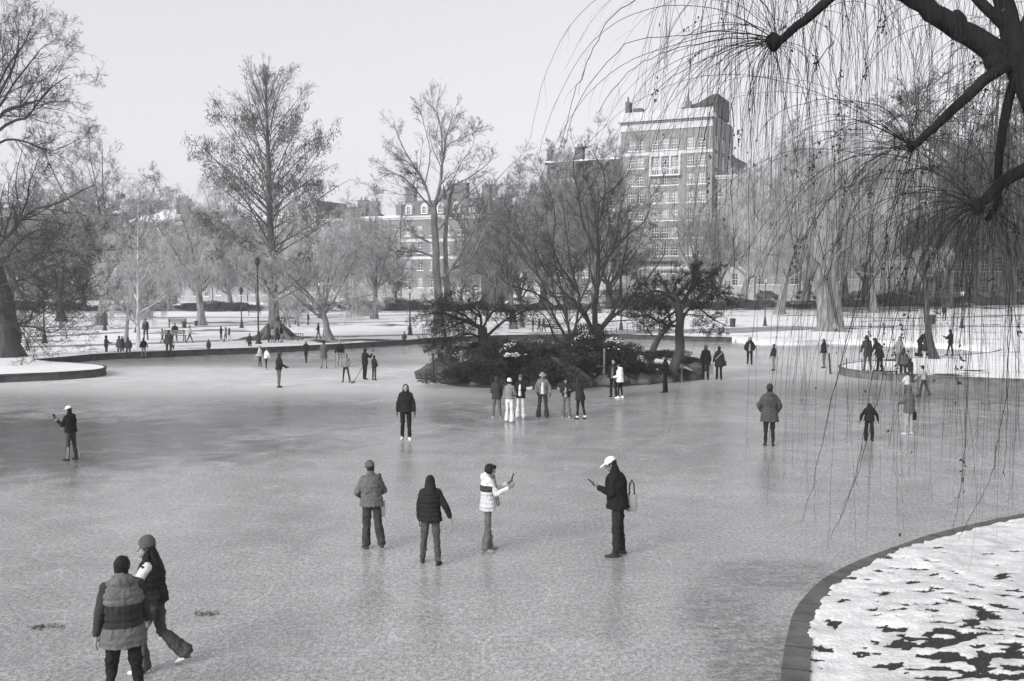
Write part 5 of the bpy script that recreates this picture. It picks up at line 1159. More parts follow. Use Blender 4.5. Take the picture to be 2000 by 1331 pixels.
def building(name, label, x0, x1, top, g, cols, row0, pitch, nrow, wh=2.1, ww=1.25, depth=18, off=0.0, cornice=.9, roof='flat', dormers=0, chims=(), base_g=None, nbase=2, bands=(), group='houses along the far street', roof_h=3.4, chim_h=3.0, mull=2, side_win=0, z0=None, seed=0, skip=()):
    """x0, x1: picture columns of the ends, top: picture row of the wall top at its middle; cols: window centres as fractions of the width"""
    rng = random.Random(seed)
    s0, s1 = street_s(x0, off), street_s(x1, off); W_ = s1 - s0
    nb_ = Vector((-SU.y, SU.x, 0)); A = ST0 + nb_*off + SU*s0; mid = ST0 + nb_*off + SU*(s0+s1)/2
    zb = gz(mid.x, min(mid.y, 170)) - .3 if z0 is None else z0
    Ht = D(0, top, mid.y).z - zb
    o = empty(name, (A.x, A.y, zb), SA, label, 'building', group)
    # windows
    wins = []
    for r in range(nrow):
        zc = Ht - row0 - r*pitch
        if zc - wh/2 < .8: break
        for j, c in enumerate(cols):
            if (r, j) in skip: continue
            wins.append((c*W_, zc - wh/2, r))
    xs = sorted({0.0, W_} | {round(x - ww/2, 3) for x, z, r in wins} | {round(x + ww/2, 3) for x, z, r in wins})
    zs = sorted({0.0, Ht} | {round(z, 3) for x, z, r in wins} | {round(z + wh, 3) for x, z, r in wins})
    op = {(round(x - ww/2, 3), round(z, 3)) for x, z, r in wins}
    V = []; Fs = []; mi = []
    def quad(a, b, c, d, k=0): n = len(V); V.extend([a, b, c, d]); Fs.append((n, n+1, n+2, n+3)); mi.append(k)
    zbase = nbase*pitch + .6 if base_g is not None else -1
    for i in range(len(xs)-1):
        for j in range(len(zs)-1):
            X0, X1, Z0, Z1 = xs[i], xs[i+1], zs[j], zs[j+1]
            if (X0, Z0) in op:
                dd = .22
                quad((X0, 0, Z0), (X0, dd, Z0), (X0, dd, Z1), (X0, 0, Z1)); quad((X1, 0, Z0), (X1, 0, Z1), (X1, dd, Z1), (X1, dd, Z0))
                quad((X0, 0, Z1), (X0, dd, Z1), (X1, dd, Z1), (X1, 0, Z1)); quad((X0, 0, Z0), (X1, 0, Z0), (X1, dd, Z0), (X0, dd, Z0)); continue
            quad((X0, 0, Z0), (X1, 0, Z0), (X1, 0, Z1), (X0, 0, Z1), 1 if Z1 <= zbase + .01 else 0)
    quad((W_, 0, 0), (W_, depth, 0), (W_, depth, Ht), (W_, 0, Ht)); quad((0, 0, 0), (0, 0, Ht), (0, depth, Ht), (0, depth, 0))
    quad((0, depth, 0), (0, depth, Ht), (W_, depth, Ht), (W_, depth, 0)); quad((0, 0, Ht), (W_, 0, Ht), (W_, depth, Ht), (0, depth, Ht))
    me_ = mesh('wall', V, polys=Fs, smooth=False); me_.materials.append(brick(g)); me_.materials.append(brick(base_g) if base_g is not None else brick(g))
    me_.polygons.foreach_set('material_index', mi); link('wall', me_, None, o)
    fr, pa, bl = win_meshes(ww, wh, mull, None)
    for x, z, r in wins:
        w_ = link('window', fr, None, o, (x, .10, z)); link('pane', bl if rng.random() < .45 else pa, None, w_)
    if side_win:
        for r in range(nrow):
            for j in range(side_win):
                zc = Ht - row0 - r*pitch
                if zc < 3: break
                w_ = link('window', fr, None, o, (W_ + .06, depth*(j+.5)/side_win, zc - wh/2)); w_.rotation_euler = (0, 0, R(90)); link('pane', pa, None, w_)
    if cornice:
        m = MB(); m.box(-.35, W_ + .35, -.55, depth*.3, Ht + .003, Ht + cornice*.45); m.box(-.18, W_ + .18, -.28, .05 - .053, Ht - cornice*.55, Ht - .001)
        m.build('cornice', M_pale, o)
    for bz in bands:
        MB().box(-.06, W_ + .06, -.10, -.003, Ht - bz - .3, Ht - bz + .3).build('band', M_pale, o)
    if roof == 'mansard':
        m = MB(); h = roof_h; zt = Ht + cornice*.45 + .003
        m.add([(0, -.2, zt), (W_, -.2, zt), (W_, depth, zt), (0, depth, zt), (.9, 1.9, zt+h), (W_-.9, 1.9, zt+h), (W_-.9, depth-2, zt+h), (.9, depth-2, zt+h)], [(0, 1, 5, 4), (1, 2, 6, 5), (2, 3, 7, 6), (3, 0, 4, 7), (4, 5, 6, 7)])
        rf = m.build('roof', M_slate, o)
        for i in range(dormers):
            x = W_*(i+.5)/dormers; d_ = MB(); w2 = .85
            d_.prism([(x-w2, zt+.35), (x+w2, zt+.35), (x+w2, zt+2.0), (x+w2*.6, zt+2.55), (x, zt+2.8), (x-w2*.6, zt+2.55), (x-w2, zt+2.0)], -.05, 1.8)
            dm = d_.build('dormer', M_pale, o); w_ = link('window', win_meshes(1.0, 1.45, 2, None)[0], None, o, (x, -.16, zt+.52)); link('pane', win_meshes(1.0, 1.45, 2, None)[1], None, w_)
    elif roof == 'gable':
        m = MB(); h = roof_h; zt = Ht + cornice*.45 + .003
        m.add([(0, -.3, zt), (W_, -.3, zt), (W_, depth, zt), (0, depth, zt), (0, depth*.45, zt+h), (W_, depth*.45, zt+h)], [(0, 1, 5, 4), (2, 3, 4, 5), (1, 2, 5), (3, 0, 4)])
        m.build('roof', M_slate if seed % 2 else M_snowroof, o)
    elif roof == 'snow':
        MB().box(.1, W_-.1, .5, depth-.2, Ht + cornice*.45 + .005, Ht + cornice*.45 + .35).build('roof', M_snowroof, o)
    for cx, ch, cw_ in chims:
        m = MB(); x = cx*W_; zt = Ht + .4; m.box(x - cw_/2, x + cw_/2, 3, 4.4, zt, zt + ch); m.box(x - cw_/2 - .12, x + cw_/2 + .12, 2.88, 4.52, zt + ch, zt + ch + .3)
        n_ = max(2, int(cw_/.8))
        for i in range(n_): m.lathe([(.2, 0), (.15, .7)], 8, (x - cw_/2 + cw_*(i+.5)/n_, 3.7, zt + ch + .3))
        m.build('chimney', brick(g*.8), o)
    return o, W_, Ht

# brick tower
tw, TW, TH = building('brick_tower', 'tall brick apartment tower with a white cornice, highest building in view', 1210, 1387, 229, .21, [.125, .225, .395, .50, .60, .775, .89],
    5.0, 3.36, 11, wh=2.15, ww=1.35, depth=17, cornice=0, base_g=.36, nbase=2, bands=(6.75, 28.6), mull=3, side_win=3, z0=.9, seed=1, group='tall buildings by the park')
m = MB(); m.box(-.12, TW+.12, -.16, -.003, TH-2.3, TH-.6); m.box(-.5, TW+.5, -.9, 2.0, TH-.6, TH+.15); m.box(-.1, TW+.1, -.12, .9, TH+.15, TH+1.3); m.build('parapet', M_pale, tw); MB().box(-.05, TW+.05, -.21, -.162, TH-1.05, TH-.603).build('painted_shadow_strip', M_slate, tw)  # dark strip paints in the row of shadows behind the dentils
m = MB(); 
for i in range(40): m.box(TW*(i+.25)/40, TW*(i+.75)/40, -.40, -.212, TH-.95, TH-.604)
m.build('dentils', M_pale, tw)
m = MB(); zb_ = TH - 10.9
m.box(TW*.335, TW*.665, -1.1, -.004, zb_-.25, zb_); 
for i in range(13): m.box(TW*.335+.05+i*TW*.32/12, TW*.335+.13+i*TW*.32/12, -1.05, -.97, zb_, zb_+.95)
m.box(TW*.335, TW*.665, -1.08, -.95, zb_+.95, zb_+1.05)
m.build('balcony', M_white, tw)
m = MB()
for c_ in (.335, .448, .552, .655): m.box(TW*c_-.17, TW*c_+.17, -.2, -.005, zb_+.02, zb_+3.5)
m.box(TW*.32, TW*.67, -.25, -.006, zb_+3.5, zb_+4.0); m.build('pilasters', M_pale, tw)
MB().box(TW*.10, TW*.62, -.8, -.004, 7.9, 8.15).build('ledge', M_iron, tw)
m = MB(); m.prism([(TW*.60, TH+.4), (TW*1.0, TH+.4), (TW*1.0, TH+4.4), (TW*.94, TH+4.3), (TW*.78, TH+2.9), (TW*.60, TH+2.2)], 4, 14); m.build('penthouse', brick(.07), tw)
m = MB(); m.box(.2, 1.0, 2, 4, TH+.5, TH+3.8); m.box(1.5, 3.2, 3, 5, TH+.5, TH+2.6); m.lathe([(.2, 0), (.16, 1)], 8, (.6, 2.6, TH+3.8)); m.build('chimney', brick(.1), tw)
m = MB(); m.box(TW*.66, TW*.66+1.1, 3, 4, TH+1, TH+3.2); m.lathe([(.3, 0), (.12, 1.2), (.04, 2.6)], 8, (TW*.66+.5, 3.5, TH+3.2)); m.build('roof_vent', brick(.16), tw)
# brick wing behind the tower, stepping down
building('brick_wing', 'darker brick wing stepping back behind the shaded side of the tower', 1398, 1416, 300, .11, [.3, .7], 3, 3.36, 9, depth=20, off=20, cornice=.3, seed=4, group='tall buildings by the park', mull=2)
building('apartment_block', 'hazy brick apartment block stepping down beyond the tower, behind the willow strands', 1398, 1472, 345, .20, [.12, .28, .5, .66, .86], 2.6, 3.3, 7, depth=20, off=.8, cornice=.7, base_g=.4, seed=5, group='tall buildings by the park')
bl_, BW, BH = building('balconied_building', 'grey apartment building with a pillared roof terrace left of the brick tower', 1056, 1208, 352, .13, [.1, .24, .42, .58, .76, .9], 4.0, 3.5, 6, wh=2.3, depth=22, off=-.6, cornice=.7, bands=(6.0,), base_g=.3, nbase=1, seed=6, group='tall buildings by the park', chims=((.42, 6.2, 1.6), (.03, 6.0, .9)))
m = MB(); m.box(0, BW, 2.2, 14, BH+3.6, BH+4.0); m.box(BW*.02, BW*.98, 4, 14, BH+.35, BH+3.6)
for i in range(9): m.box(BW*(.02+.12*i), BW*(.02+.12*i)+.3, 2.3, 2.6, BH+.35, BH+3.6)
m.build('roof_terrace', brick(.07), bl_); MB().box(-.05, BW+.05, 2.1, 8, BH+4.005, BH+4.3).build('roof', M_snowroof, bl_)
# canopy over the door
cn = Vector(D(1186, 577, 190)); o = empty('entrance_canopy', (cn.x, cn.y - 1, gz(cn.x, 170)), SA, 'white round entrance canopy on posts before the balconied building', 'canopy')
m = MB(); k = 12; V = []; 
for y in (-3.5, 3.5):
    for i in range(k+1): a = math.pi*i/k; V.append((2.6*math.cos(a), y, 2.6 + 2.3*math.sin(a)))
m.add(V, [(i, i+1, i+k+2, i+k+1) for i in range(k)] + [tuple(range(k+1)), tuple(range(2*k+1, k, -1))]); m.build('canvas', M_white, o, smooth=False)
m = MB(); [m.bar((x, -3.4, -.4), (x, -3.4, 2.7), .06) for x in (-2.5, 2.5)]; m.build('posts', M_iron, o)

building('mansard_house', 'stately brick house with white dormers in a curved slate mansard roof behind the elm', 785, 940, 424, .17, [.08, .24, .40, .58, .75, .92], 2.7, 3.7, 5, wh=2.2, depth=16, cornice=.8, roof='mansard', dormers=5, chims=((.02, 6.2, 2.2), (.42, 5.4, 1.5), (.62, 6.6, 4.6), (.98, 6.0, 1.8)), bands=(4.9, 8.6), mull=2, seed=7, base_g=.33, nbase=1)
specs = [
 ('terrace_house', 'low pale terrace house with a snowy parapet next to the mansard house', 700, 783, 428, .2, 4, 'snow', ((.2, 3.5, 2), (.8, 2.5, 1.4))),
 ('terrace_house', 'terrace house with a long snowy roof edge behind the pale willow', 622, 698, 430, .17, 4, 'gable', ((.95, 3.8, 2.0),)),
 ('terrace_house', 'terrace house with bright snow along its cornice right of the tallest tree', 556, 620, 420, .24, 4, 'mansard', ((.1, 4.0, 1.4),)),
 ('terrace_house', 'pale bow windowed terrace house directly behind the tallest tree', 486, 554, 428, .26, 3, 'snow', ((.5, 3.0, 1.6),)),
 ('terrace_house', 'brick terrace house behind the tall lamp post', 418, 484, 432, .14, 3, 'snow', ((.3, 3.2, 1.6),)),
 ('terrace_house', 'narrow terrace house with a tall chimney by the dark end wall', 348, 416, 436, .16, 3, 'gable', ((.0, 5.5, 1.8),)),
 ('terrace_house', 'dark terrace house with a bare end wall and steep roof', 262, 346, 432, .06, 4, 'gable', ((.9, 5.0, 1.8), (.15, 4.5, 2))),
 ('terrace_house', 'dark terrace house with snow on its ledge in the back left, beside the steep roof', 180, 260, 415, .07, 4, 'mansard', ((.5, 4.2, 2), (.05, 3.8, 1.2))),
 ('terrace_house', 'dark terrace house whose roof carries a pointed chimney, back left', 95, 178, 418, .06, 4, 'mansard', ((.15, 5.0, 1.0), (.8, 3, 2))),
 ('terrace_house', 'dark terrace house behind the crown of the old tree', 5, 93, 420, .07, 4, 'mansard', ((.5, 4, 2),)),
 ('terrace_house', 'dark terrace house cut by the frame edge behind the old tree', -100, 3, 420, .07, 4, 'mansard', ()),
]
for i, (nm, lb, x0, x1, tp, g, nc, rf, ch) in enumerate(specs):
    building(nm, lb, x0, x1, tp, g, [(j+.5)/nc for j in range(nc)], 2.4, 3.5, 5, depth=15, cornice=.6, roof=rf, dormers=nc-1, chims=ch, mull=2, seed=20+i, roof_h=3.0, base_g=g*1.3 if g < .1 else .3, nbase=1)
for i, (lb, x0, x1, tp, g, nc, rf) in enumerate([
 ('brick terrace house seen through the strands left of the double trunked willow', 1474, 1560, 440, .24, 4, 'snow'),
 ('brick terrace house behind the double trunked willow', 1562, 1650, 432, .2, 4, 'mansard'),
 ('pale terrace house between the pale trunked willow and the slim leaning tree', 1652, 1745, 425, .3, 4, 'snow'),
 ('terrace house with dark doorways behind the slim leaning tree', 1747, 1850, 415, .22, 4, 'mansard'),
 ('pale terrace house behind the couple on the far lawn', 1852, 1960, 405, .3, 4, 'snow'),
 ('terrace house cut by the right frame edge', 1962, 2090, 395, .2, 4, 'mansard')]):
    building('terrace_house', lb, x0, x1, tp, g, [(j+.5)/nc for j in range(nc)], 2.4, 3.6, 5, wh=2.3, depth=15, cornice=.6, roof=rf, dormers=nc-1, mull=2, seed=40+i, base_g=.4, nbase=1, chims=((.5, 3.2, 2),))

# ---------------------------------------------------------------- lamps, benches, bins, posts
def lamp(px, py, top, label, gh=.62, tall=False):
    b = GT(px, py); H = D(px, top, b.y).z - b.z
    o = empty('street_lamp', b, 0, label, 'street lamp', 'lamp posts in the park')
    m = MB(); m.lathe([(.24, -.1), (.24, .10), (.17, .16), (.15, .5), (.10, .75), (.085, .85), (.06, 1.0), (.045, H - gh - .12), (.09, H - gh - .05), (.10, H - gh)], 12); m.build('post', M_iron, o, smooth=False)
    m = MB(); m.lathe([(.09, H - gh), (.19, H - gh + .18), (.20, H - gh + .30), (.13, H - .16)], 12); m.build('globe', M_globe if not tall else M_iron, o, smooth=True)
    m = MB(); m.lathe([(.19, H - .17), (.10, H - .10), (.03, H - .06), (.012, H)], 12); m.build('cap', M_iron, o)
    return o
lamp(505, 672, 502, 'tall thin black lamp post in front of the tallest tree', tall=True)
lamp(801, 655, 560, 'park lamp with a white globe standing left of the elm')
lamp(1213, 645, 520, 'slim lamp post seen between the stems right of the island trees', tall=True)
lamp(1494, 637, 541, 'park lamp with a pale globe left of the double trunked willow')
lamp(1878, 641, 566, 'park lamp on the far lawn beside the striding pale coat')
lamp(1286, 633, 560, 'lamp post behind the domed gnarled tree')
lamp(87, 671, 585, 'black lamp post nearest the old tree on the left lawn', tall=True)
lamp(205, 646, 560, 'black lamp post between the flared trunk and the leaning forked tree', tall=True)
lamp(472, 641, 560, 'black lamp post left of the tall one, beyond the walking couple', tall=True)
lamp(624, 622, 550, 'far black lamp post between the tallest tree and the pale willow')
lamp(1327, 700, 620, 'globe lamp half hidden among the limbs of the domed gnarled tree') if False else None
gl = D(1327, 629, YD + 6); o = empty('street_lamp', GT(1327, 657), 0, 'lamp with a big round white globe between limbs of the domed tree', 'street lamp', 'lamp posts in the park')
b_ = o.location; hh = D(1327, 617, b_.y).z - b_.z
MB().lathe([(.2, -.1), (.12, .5), (.06, 1), (.05, hh - .95)], 10).build('post', M_iron, o); MB().lathe([(.12, hh-.95), (.42, hh-.65), (.46, hh-.45), (.36, hh-.15), (.1, hh)], 14).build('globe', M_globe, o, smooth=True)

def bench(px, py, rz, label, w=1.8, ground=True):
    b = GT(px, py); o = empty('park_bench', b, rz, label, 'bench', 'park benches')
    m = MB(); [m.box(-w/2, w/2, y, y+.08, .42, .46) for y in (-.22, -.11, 0, .11)]; m.build('seat', M_wood, o)
    m = MB(); [m.box(-w/2, w/2, .22, .25, z, z+.09) for z in (.55, .67, .79)]; m.build('backrest', M_wood, o)
    for x in (-w/2+.15, w/2-.15):
        m = MB(); m.box(x-.03, x+.03, -.2, -.15, 0, .42); m.box(x-.03, x+.03, .15, .20, 0, .9); m.box(x-.03, x+.03, -.2, .2, .38, .415); m.build('leg', M_iron, o)
    return o
bench(346, 640, .2, 'park bench next to the litter bin on the left lawn')
bench(343, 667, 3.1, 'bench under the sitting person by the shore path', 1.7)
bench(563, 634, 0, 'bench behind the tallest tree near the person in the dark coat')
bench(709, 623, .1, 'long bench in front of the wide grey tree', 3.2)
bench(497, 617, .3, 'bench in the shade of the far bushes left of the tallest tree')
def bin_(px, py, label, top):
    b = GT(px, py); H = D(px, top, b.y).z - b.z; o = empty('litter_bin', b, 0, label, 'litter bin', 'litter bins')
    r = H*.33; MB().lathe([(r*.85, -.05), (r*.9, .05), (r, H*.85)], 14).build('drum', M_iron, o); MB().lathe([(r*1.06, H*.85), (r*1.08, H*.93), (r*.7, H)], 14).build('lid', M_iron, o)
bin_(360, 641, 'dark litter bin beside the bench on the left lawn', 628)
bin_(1431, 639, 'dark litter bin by the wide path right of the island', 622)
bin_(383, 637, 'low dark bin at the foot of the pale drooping willow', 627)
bin_(1820, 634, 'slim dark bin behind the slim leaning tree', 615)
# posts in the ice round the island
M_post = mat('grey_timber', .14, .9, .4, 14, .7, 30, .2, .02, (1, 1, .2)); M_postd = mat('dark_timber', .05, .9, .4, 14, .7, 30, .2, .02, (1, 1, .2))
def post(px, py, top, w, label, m=None, lean=0, z0=0):
    P = G(px, py, z0); H = D(px, top, P.y).z - z0; r = w/2/F*P.y
    o = MB().add([], []).lathe([(r*1.03, -.1), (r, .3), (r*.93, H-.03), (r*.75, H)], 9).build('timber_post', m or M_post, None)
    o.location = P; o.rotation_euler = (0, R(lean), 0); tag(o, label, 'post', 'timber posts round the island')
post(846, 747, 690, 5, 'tall dark post in the ice off the rocky end of the island', M_postd)
post(901, 752, 696, 5, 'pale weathered post before the rocks on the island end'); post(1180, 752, 681, 5, 'tall pale post before the bushes, beside the white jacket')
post(1264, 747, 684, 4.5, 'dark post between the bushes and the person all in black', M_postd); post(1331, 747, 718, 5, 'short pale post at the foot of the domed gnarled tree')
post(1082, 757, 729, 6, 'short pale post stump behind the standing group'); post(983, 756, 722, 4, 'short post half hidden behind the hooded person of the group')
post(1622, 731, 690, 4, 'dark tilted post in the ice by the tip of the spit', M_postd, -5); post(1653, 735, 700, 2.5, 'thin dark stake at the tip of the spit, the first of two', M_postd); post(1683, 736, 701, 2.5, 'thin dark stake beside the stooping grey coat', M_postd)
post(863, 742, 676, 4, 'leaning dark post rising from the rocks at the island end', M_postd, 8)
o = empty('mooring_rail', G(836, 747), .1, 'small two legged dark rail in the ice beside the tall dark post', 'rail')
q = MB(); q.box(-.14, -.07, -.04, .04, -.05, .66); q.box(.10, .17, -.04, .04, -.05, .66); q.box(-.14, .17, -.035, .035, .6, .66); q.build('frame', M_postd, o)
# rail fences on the far shore
def rail(pts, label, h=.5):
    P = [GT(x, y) for x, y in pts]; o = empty('rail_fence', P[0], 0, label, 'fence', 'low rail fences'); q = MB(); n = 6
    for a, b in zip(P, P[1:]):
        for i in range(n+1):
            if i == n and b is not P[-1]: continue
            p = a.lerp(b, i/n) - P[0]; MB().bar(p - Vector((0, 0, .1)), p + Vector((0, 0, h)), .03, 5).build('stake', M_postd, o)
    q = MB()
    for a, b in zip(P, P[1:]): q.bar(a - P[0] + Vector((0, 0, h-.05)), b - P[0] + Vector((0, 0, h-.05)), .02, 5)
    q.build('wire', M_postd, o)
rail([(1160, 655), (1225, 649), (1300, 645)], 'low rail fence behind the island right of its trees'); rail([(565, 662), (592, 664)], 'short rail by the spreading roots of the tallest tree')
rail([(826, 655), (850, 654), (905, 656)], 'low rail fence at the foot of the elm'); rail([(1225, 641), (1286, 636)], 'short rail fence beside the lamp behind the domed tree')

# ---------------------------------------------------------------- rocks and shrubs on the island
def rock_mesh(seed):
    rng = random.Random(seed); bmx = bmesh.new(); bmesh.ops.create_icosphere(bmx, subdivisions=3, radius=1)
    off = Vector((seed*7.3, seed*1.7, 0))
    for v in bmx.verts:
        n_ = mnoise.noise(v.co*1.1 + off)*.45 + mnoise.noise(v.co*2.7 + off)*.18
        v.co *= 1 + n_; v.co.z *= .62
    me_ = bpy.data.meshes.new('rock'); bmx.to_mesh(me_); bmx.free(); me_.materials.append(M_rock); return me_
M_rock = mat('rock', .075, .9, .5, 1.6, .8, 7)
rms = [rock_mesh(i) for i in range(5)]; rr_ = random.Random(4)
rk = [(858, 741, 1.0, 'large dark boulder at the rocky left tip of the island'), (878, 746, .95, 'boulder beside the pale weathered post'), (872, 728, 1.1, 'highest boulder at the left tip of the island'), (893, 735, .9, 'boulder behind the pale weathered post'), (912, 750, .7, 'flat boulder just right of the pale weathered post')]
for x in range(935, 1180, 24): rk.append((x + rr_.uniform(-5, 5), 757 + rr_.uniform(-2, 2) - (x > 1120)*2, rr_.uniform(.35, .6), None))
for x in range(1190, 1365, 21): rk.append((x, 755 - (x-1190)*.085, rr_.uniform(.4, .75), None))
rk += [(1355, 726, .6, None), (1345, 718, .6, None), (1363, 733, .45, None)]
rph = iter(['left of the first hooded person', 'behind the first hooded person of the group', 'between the first two people of the group', 'behind the white fluffy hat', 'between the open dark coat and the bucket hat', 'behind the bucket hat', 'by the short pale post stump', 'behind the person looking at a bundle', 'at the left foot of the slanting slab', 'at the right foot of the slanting slab', 'left of the tall pale post', 'at the foot of the tall pale post', 'behind the person half hidden by the white jacket', 'right of the white jacket', 'midway between the white jacket and the next dark post', 'left of the dark post by the person in black', 'behind the person all in black', 'between the person in black and the domed tree', 'at the foot of the domed gnarled tree', 'at the front of the round island tip', 'on the outer side of the round island tip', 'at the back of the round island tip', 'farthest out on the round island tip'])
rk = [(x, y, s_, lb or 'dark edging rock at the ice ' + next(rph)) for x, y, s_, lb in rk]
for i, (x, y, s_, lb) in enumerate(rk):
    p = G(x, y); o = link('rock', rms[i % 5], None, None, p + Vector((0, .2, s_*.15))); o.rotation_euler = (0, 0, i*1.9); o.scale = (s_*1.15, s_*.9, s_*.95)
    tag(o, lb, 'rock', 'rocks edging the island')
p = G(1135, 757); o = link('rock_slab', rms[2], None, None, p + Vector((-.1, .5, .45))); o.scale = (1.35, .9, .5); o.rotation_euler = (.1, .62, .2); tag(o, 'smooth slanting rock slab running down to the ice behind the group', 'rock')

def shrub_mesh(seed, n=9000, flat=.7):
    rng = np.random.default_rng(seed); k = 16
    c = rng.normal(size=(k, 3))*np.array([.45, .45, .22]) + np.array([0, 0, .42]); c[:, 2] = np.abs(c[:, 2]); rad = rng.uniform(.28, .5, k)
    i = rng.integers(0, k, n); v = rng.normal(size=(n, 3)); v /= np.linalg.norm(v, axis=1, keepdims=True)
    P = c[i] + v*rad[i][:, None]*rng.uniform(.55, 1.05, n)[:, None]*np.array([1, 1, flat]); P = P[P[:, 2] > .0]
    d = (P - np.array([0, 0, .1])) + rng.normal(size=P.shape)*.35; d[:, 2] += .25; d /= np.linalg.norm(d, axis=1, keepdims=True)
    b_ = rng.normal(size=P.shape); b_ -= (b_*d).sum(1, keepdims=True)*d; b_ /= np.linalg.norm(b_, axis=1, keepdims=True)
    s = rng.uniform(.05, .11, len(P))[:, None]
    V = np.stack([P, P + d*s*.6 + b_*s*.22, P + d*s*1.2, P + d*s*.6 - b_*s*.22], 1).reshape(-1, 3)
    a = mesh('foliage', V, np.arange(len(V)).reshape(-1, 4), smooth=False); a.materials.append(M_yew)
    # twiggy stems
    S = np.zeros((26, 3)); S[:, :2] = rng.normal(size=(26, 2))*.15; d2 = rng.normal(size=(26, 3)); d2[:, 2] = np.abs(d2[:, 2]) + .7
    Pp, Rr = grow(rng, S, d2, np.full(26, .95), np.full(26, .022), 6, .2, 0); V2, Q2 = tubes(Pp, Rr, 4); t_ = mesh('stems', V2, Q2); t_.materials.append(bark(.05))
    # snow lodged in the top
    top = P[(P[:, 2] > np.quantile(P[:, 2], .80))]; m3 = mask3(top, 3.1) > .25; top = top[m3]
    if len(top) > 300: top = top[rng.choice(len(top), 300, replace=False)]
    sv, sq = [], []; o_ = 0
    for q in top:
        r_ = rng.uniform(.02, .05); ang = np.arange(6)*math.pi/3
        ring = np.stack([q[0] + r_*1.5*np.cos(ang), q[1] + r_*1.5*np.sin(ang), np.full(6, q[2] + .01)], 1); tp = np.array([[q[0], q[1], q[2] + r_*.7]]); bt = np.array([[q[0], q[1], q[2] - r_*.2]])
        sv.append(np.concatenate([ring, tp, bt])); 
        for j in range(6): sq.append((o_+j, o_+(j+1) % 6, o_+6)); sq.append((o_+(j+1) % 6, o_+j, o_+7))
        o_ += 8
    sn = None
    if sv: sn = mesh('snow', np.concatenate(sv), T=np.array(sq)); sn.materials.append(M_snow_clean)
    return a, t_, sn
M_yew = mat('yew_needles', .034, .8, .5, 2.5, 0)
shm = [shrub_mesh(i) for i in range(4)]
def shrub(px, py, w, h, label, i=0, snow=False, rz=0, z0=.15, dy=0, group='dark evergreen shrubs on the island'):
    P = G(px, py, z0) + Vector((0, dy, 0)); P.z = max(.05, isl_z(P.x, P.y)) if z0 == .15 else z0
    o = empty('yew_shrub', P, rz, label, 'shrub', group, (w/2, w/2*.8, h*.68))
    a, t_, sn = shm[i % 4]; link('foliage', a, None, o); link('stems', t_, None, o)
    if snow and sn: tag(link('snow', sn, None, o), kind='stuff')
shrub(925, 752, 3.4, 1.6, 'dark evergreen shrub behind the pale weathered post at the rocky end', 0, dy=1.2); shrub(965, 755, 3.2, 1.6, 'dark evergreen shrub above the first hooded person of the group', 1, dy=1.6, rz=1)
shrub(1010, 757, 3.4, 1.9, 'evergreen shrub with most snow on top, left half of the island', 2, True, dy=2.6, rz=2); shrub(1050, 757, 3.2, 1.5, 'low dark shrub behind the bucket hat', 3, dy=1.2, rz=3)
shrub(1085, 757, 3.0, 1.6, 'dark shrub behind the person looking at a bundle', 0, dy=2, rz=4); shrub(975, 748, 3.2, 1.8, 'wide dark shrub at the back of the rocky end', 3, False, dy=4, rz=2.5)
shrub(1060, 750, 4.0, 1.9, 'broad dark shrub in the middle of the island left of the climbing person', 1, dy=3.6, rz=.5); shrub(1148, 753, 2.6, 1.5, 'dark shrub right below the climbing person', 2, dy=2.2, rz=.7)
shrub(1190, 750, 3.6, 2.1, 'tall dark shrub with snow patches behind the tall pale post', 0, True, dy=3.0, rz=1.7); shrub(1222, 748, 2.6, 1.7, 'loose dark shrub at the right end of the shrub row', 2, False, dy=2.0, rz=2.9)
shrub(1165, 742, 3.6, 2.5, 'highest dark shrub at the foot of the many-stemmed tree', 3, dy=5.0, rz=2.2); shrub(1290, 712, 2.6, .9, 'low dark shrub left of the domed gnarled tree', 1, dy=0, rz=3.3)
shrub(1350, 716, 2.2, .9, 'small dark spiky shrub at the round right tip of the island', 2, dy=0, rz=1.3); shrub(935, 735, 2.6, 1.4, 'small dark shrub under the flat crowned crooked tree', 0, dy=4, rz=5); shrub(1310, 738, 2.4, .7, 'low dark ground shrub along the front edge behind the person all in black', 0, dy=.6, rz=5); shrub(1240, 742, 2.2, .7, 'low dark ground shrub just right of the white jacket', 1, dy=.5, rz=2); shrub(1275, 742, 2.4, .8, 'low dark ground shrub between the two dark posts on the front edge', 3, dy=.6, rz=4)
# snow lying on the island's clear end
Vs_, Fs_ = [], []; c0 = G(1292, 712, .55); kk = 28; rg = 8
for r_ in range(rg):
    for j in range(kk):
        a = 2*math.pi*j/kk; t = r_/(rg-1); w_ = 1 + .25*mnoise.noise(Vector((math.cos(a)*1.3, math.sin(a)*1.3, 4)))
        x = c0.x + 1.7*t*w_*math.cos(a); y = c0.y + 2.4*t*w_*math.sin(a); Vs_.append((x, y, isl_z(x, y) + .16*(1-t**3) - .02 + .04*mnoise.noise(Vector((x*2, y*2, 0)))))
for r_ in range(rg-1):
    for j in range(kk): Fs_.append((r_*kk+j, (r_+1)*kk+j, (r_+1)*kk+(j+1) % kk, r_*kk+(j+1) % kk))
tag(link('snow_patch', mesh('snow_patch', Vs_, polys=Fs_), M_snow_clean), kind='structure')

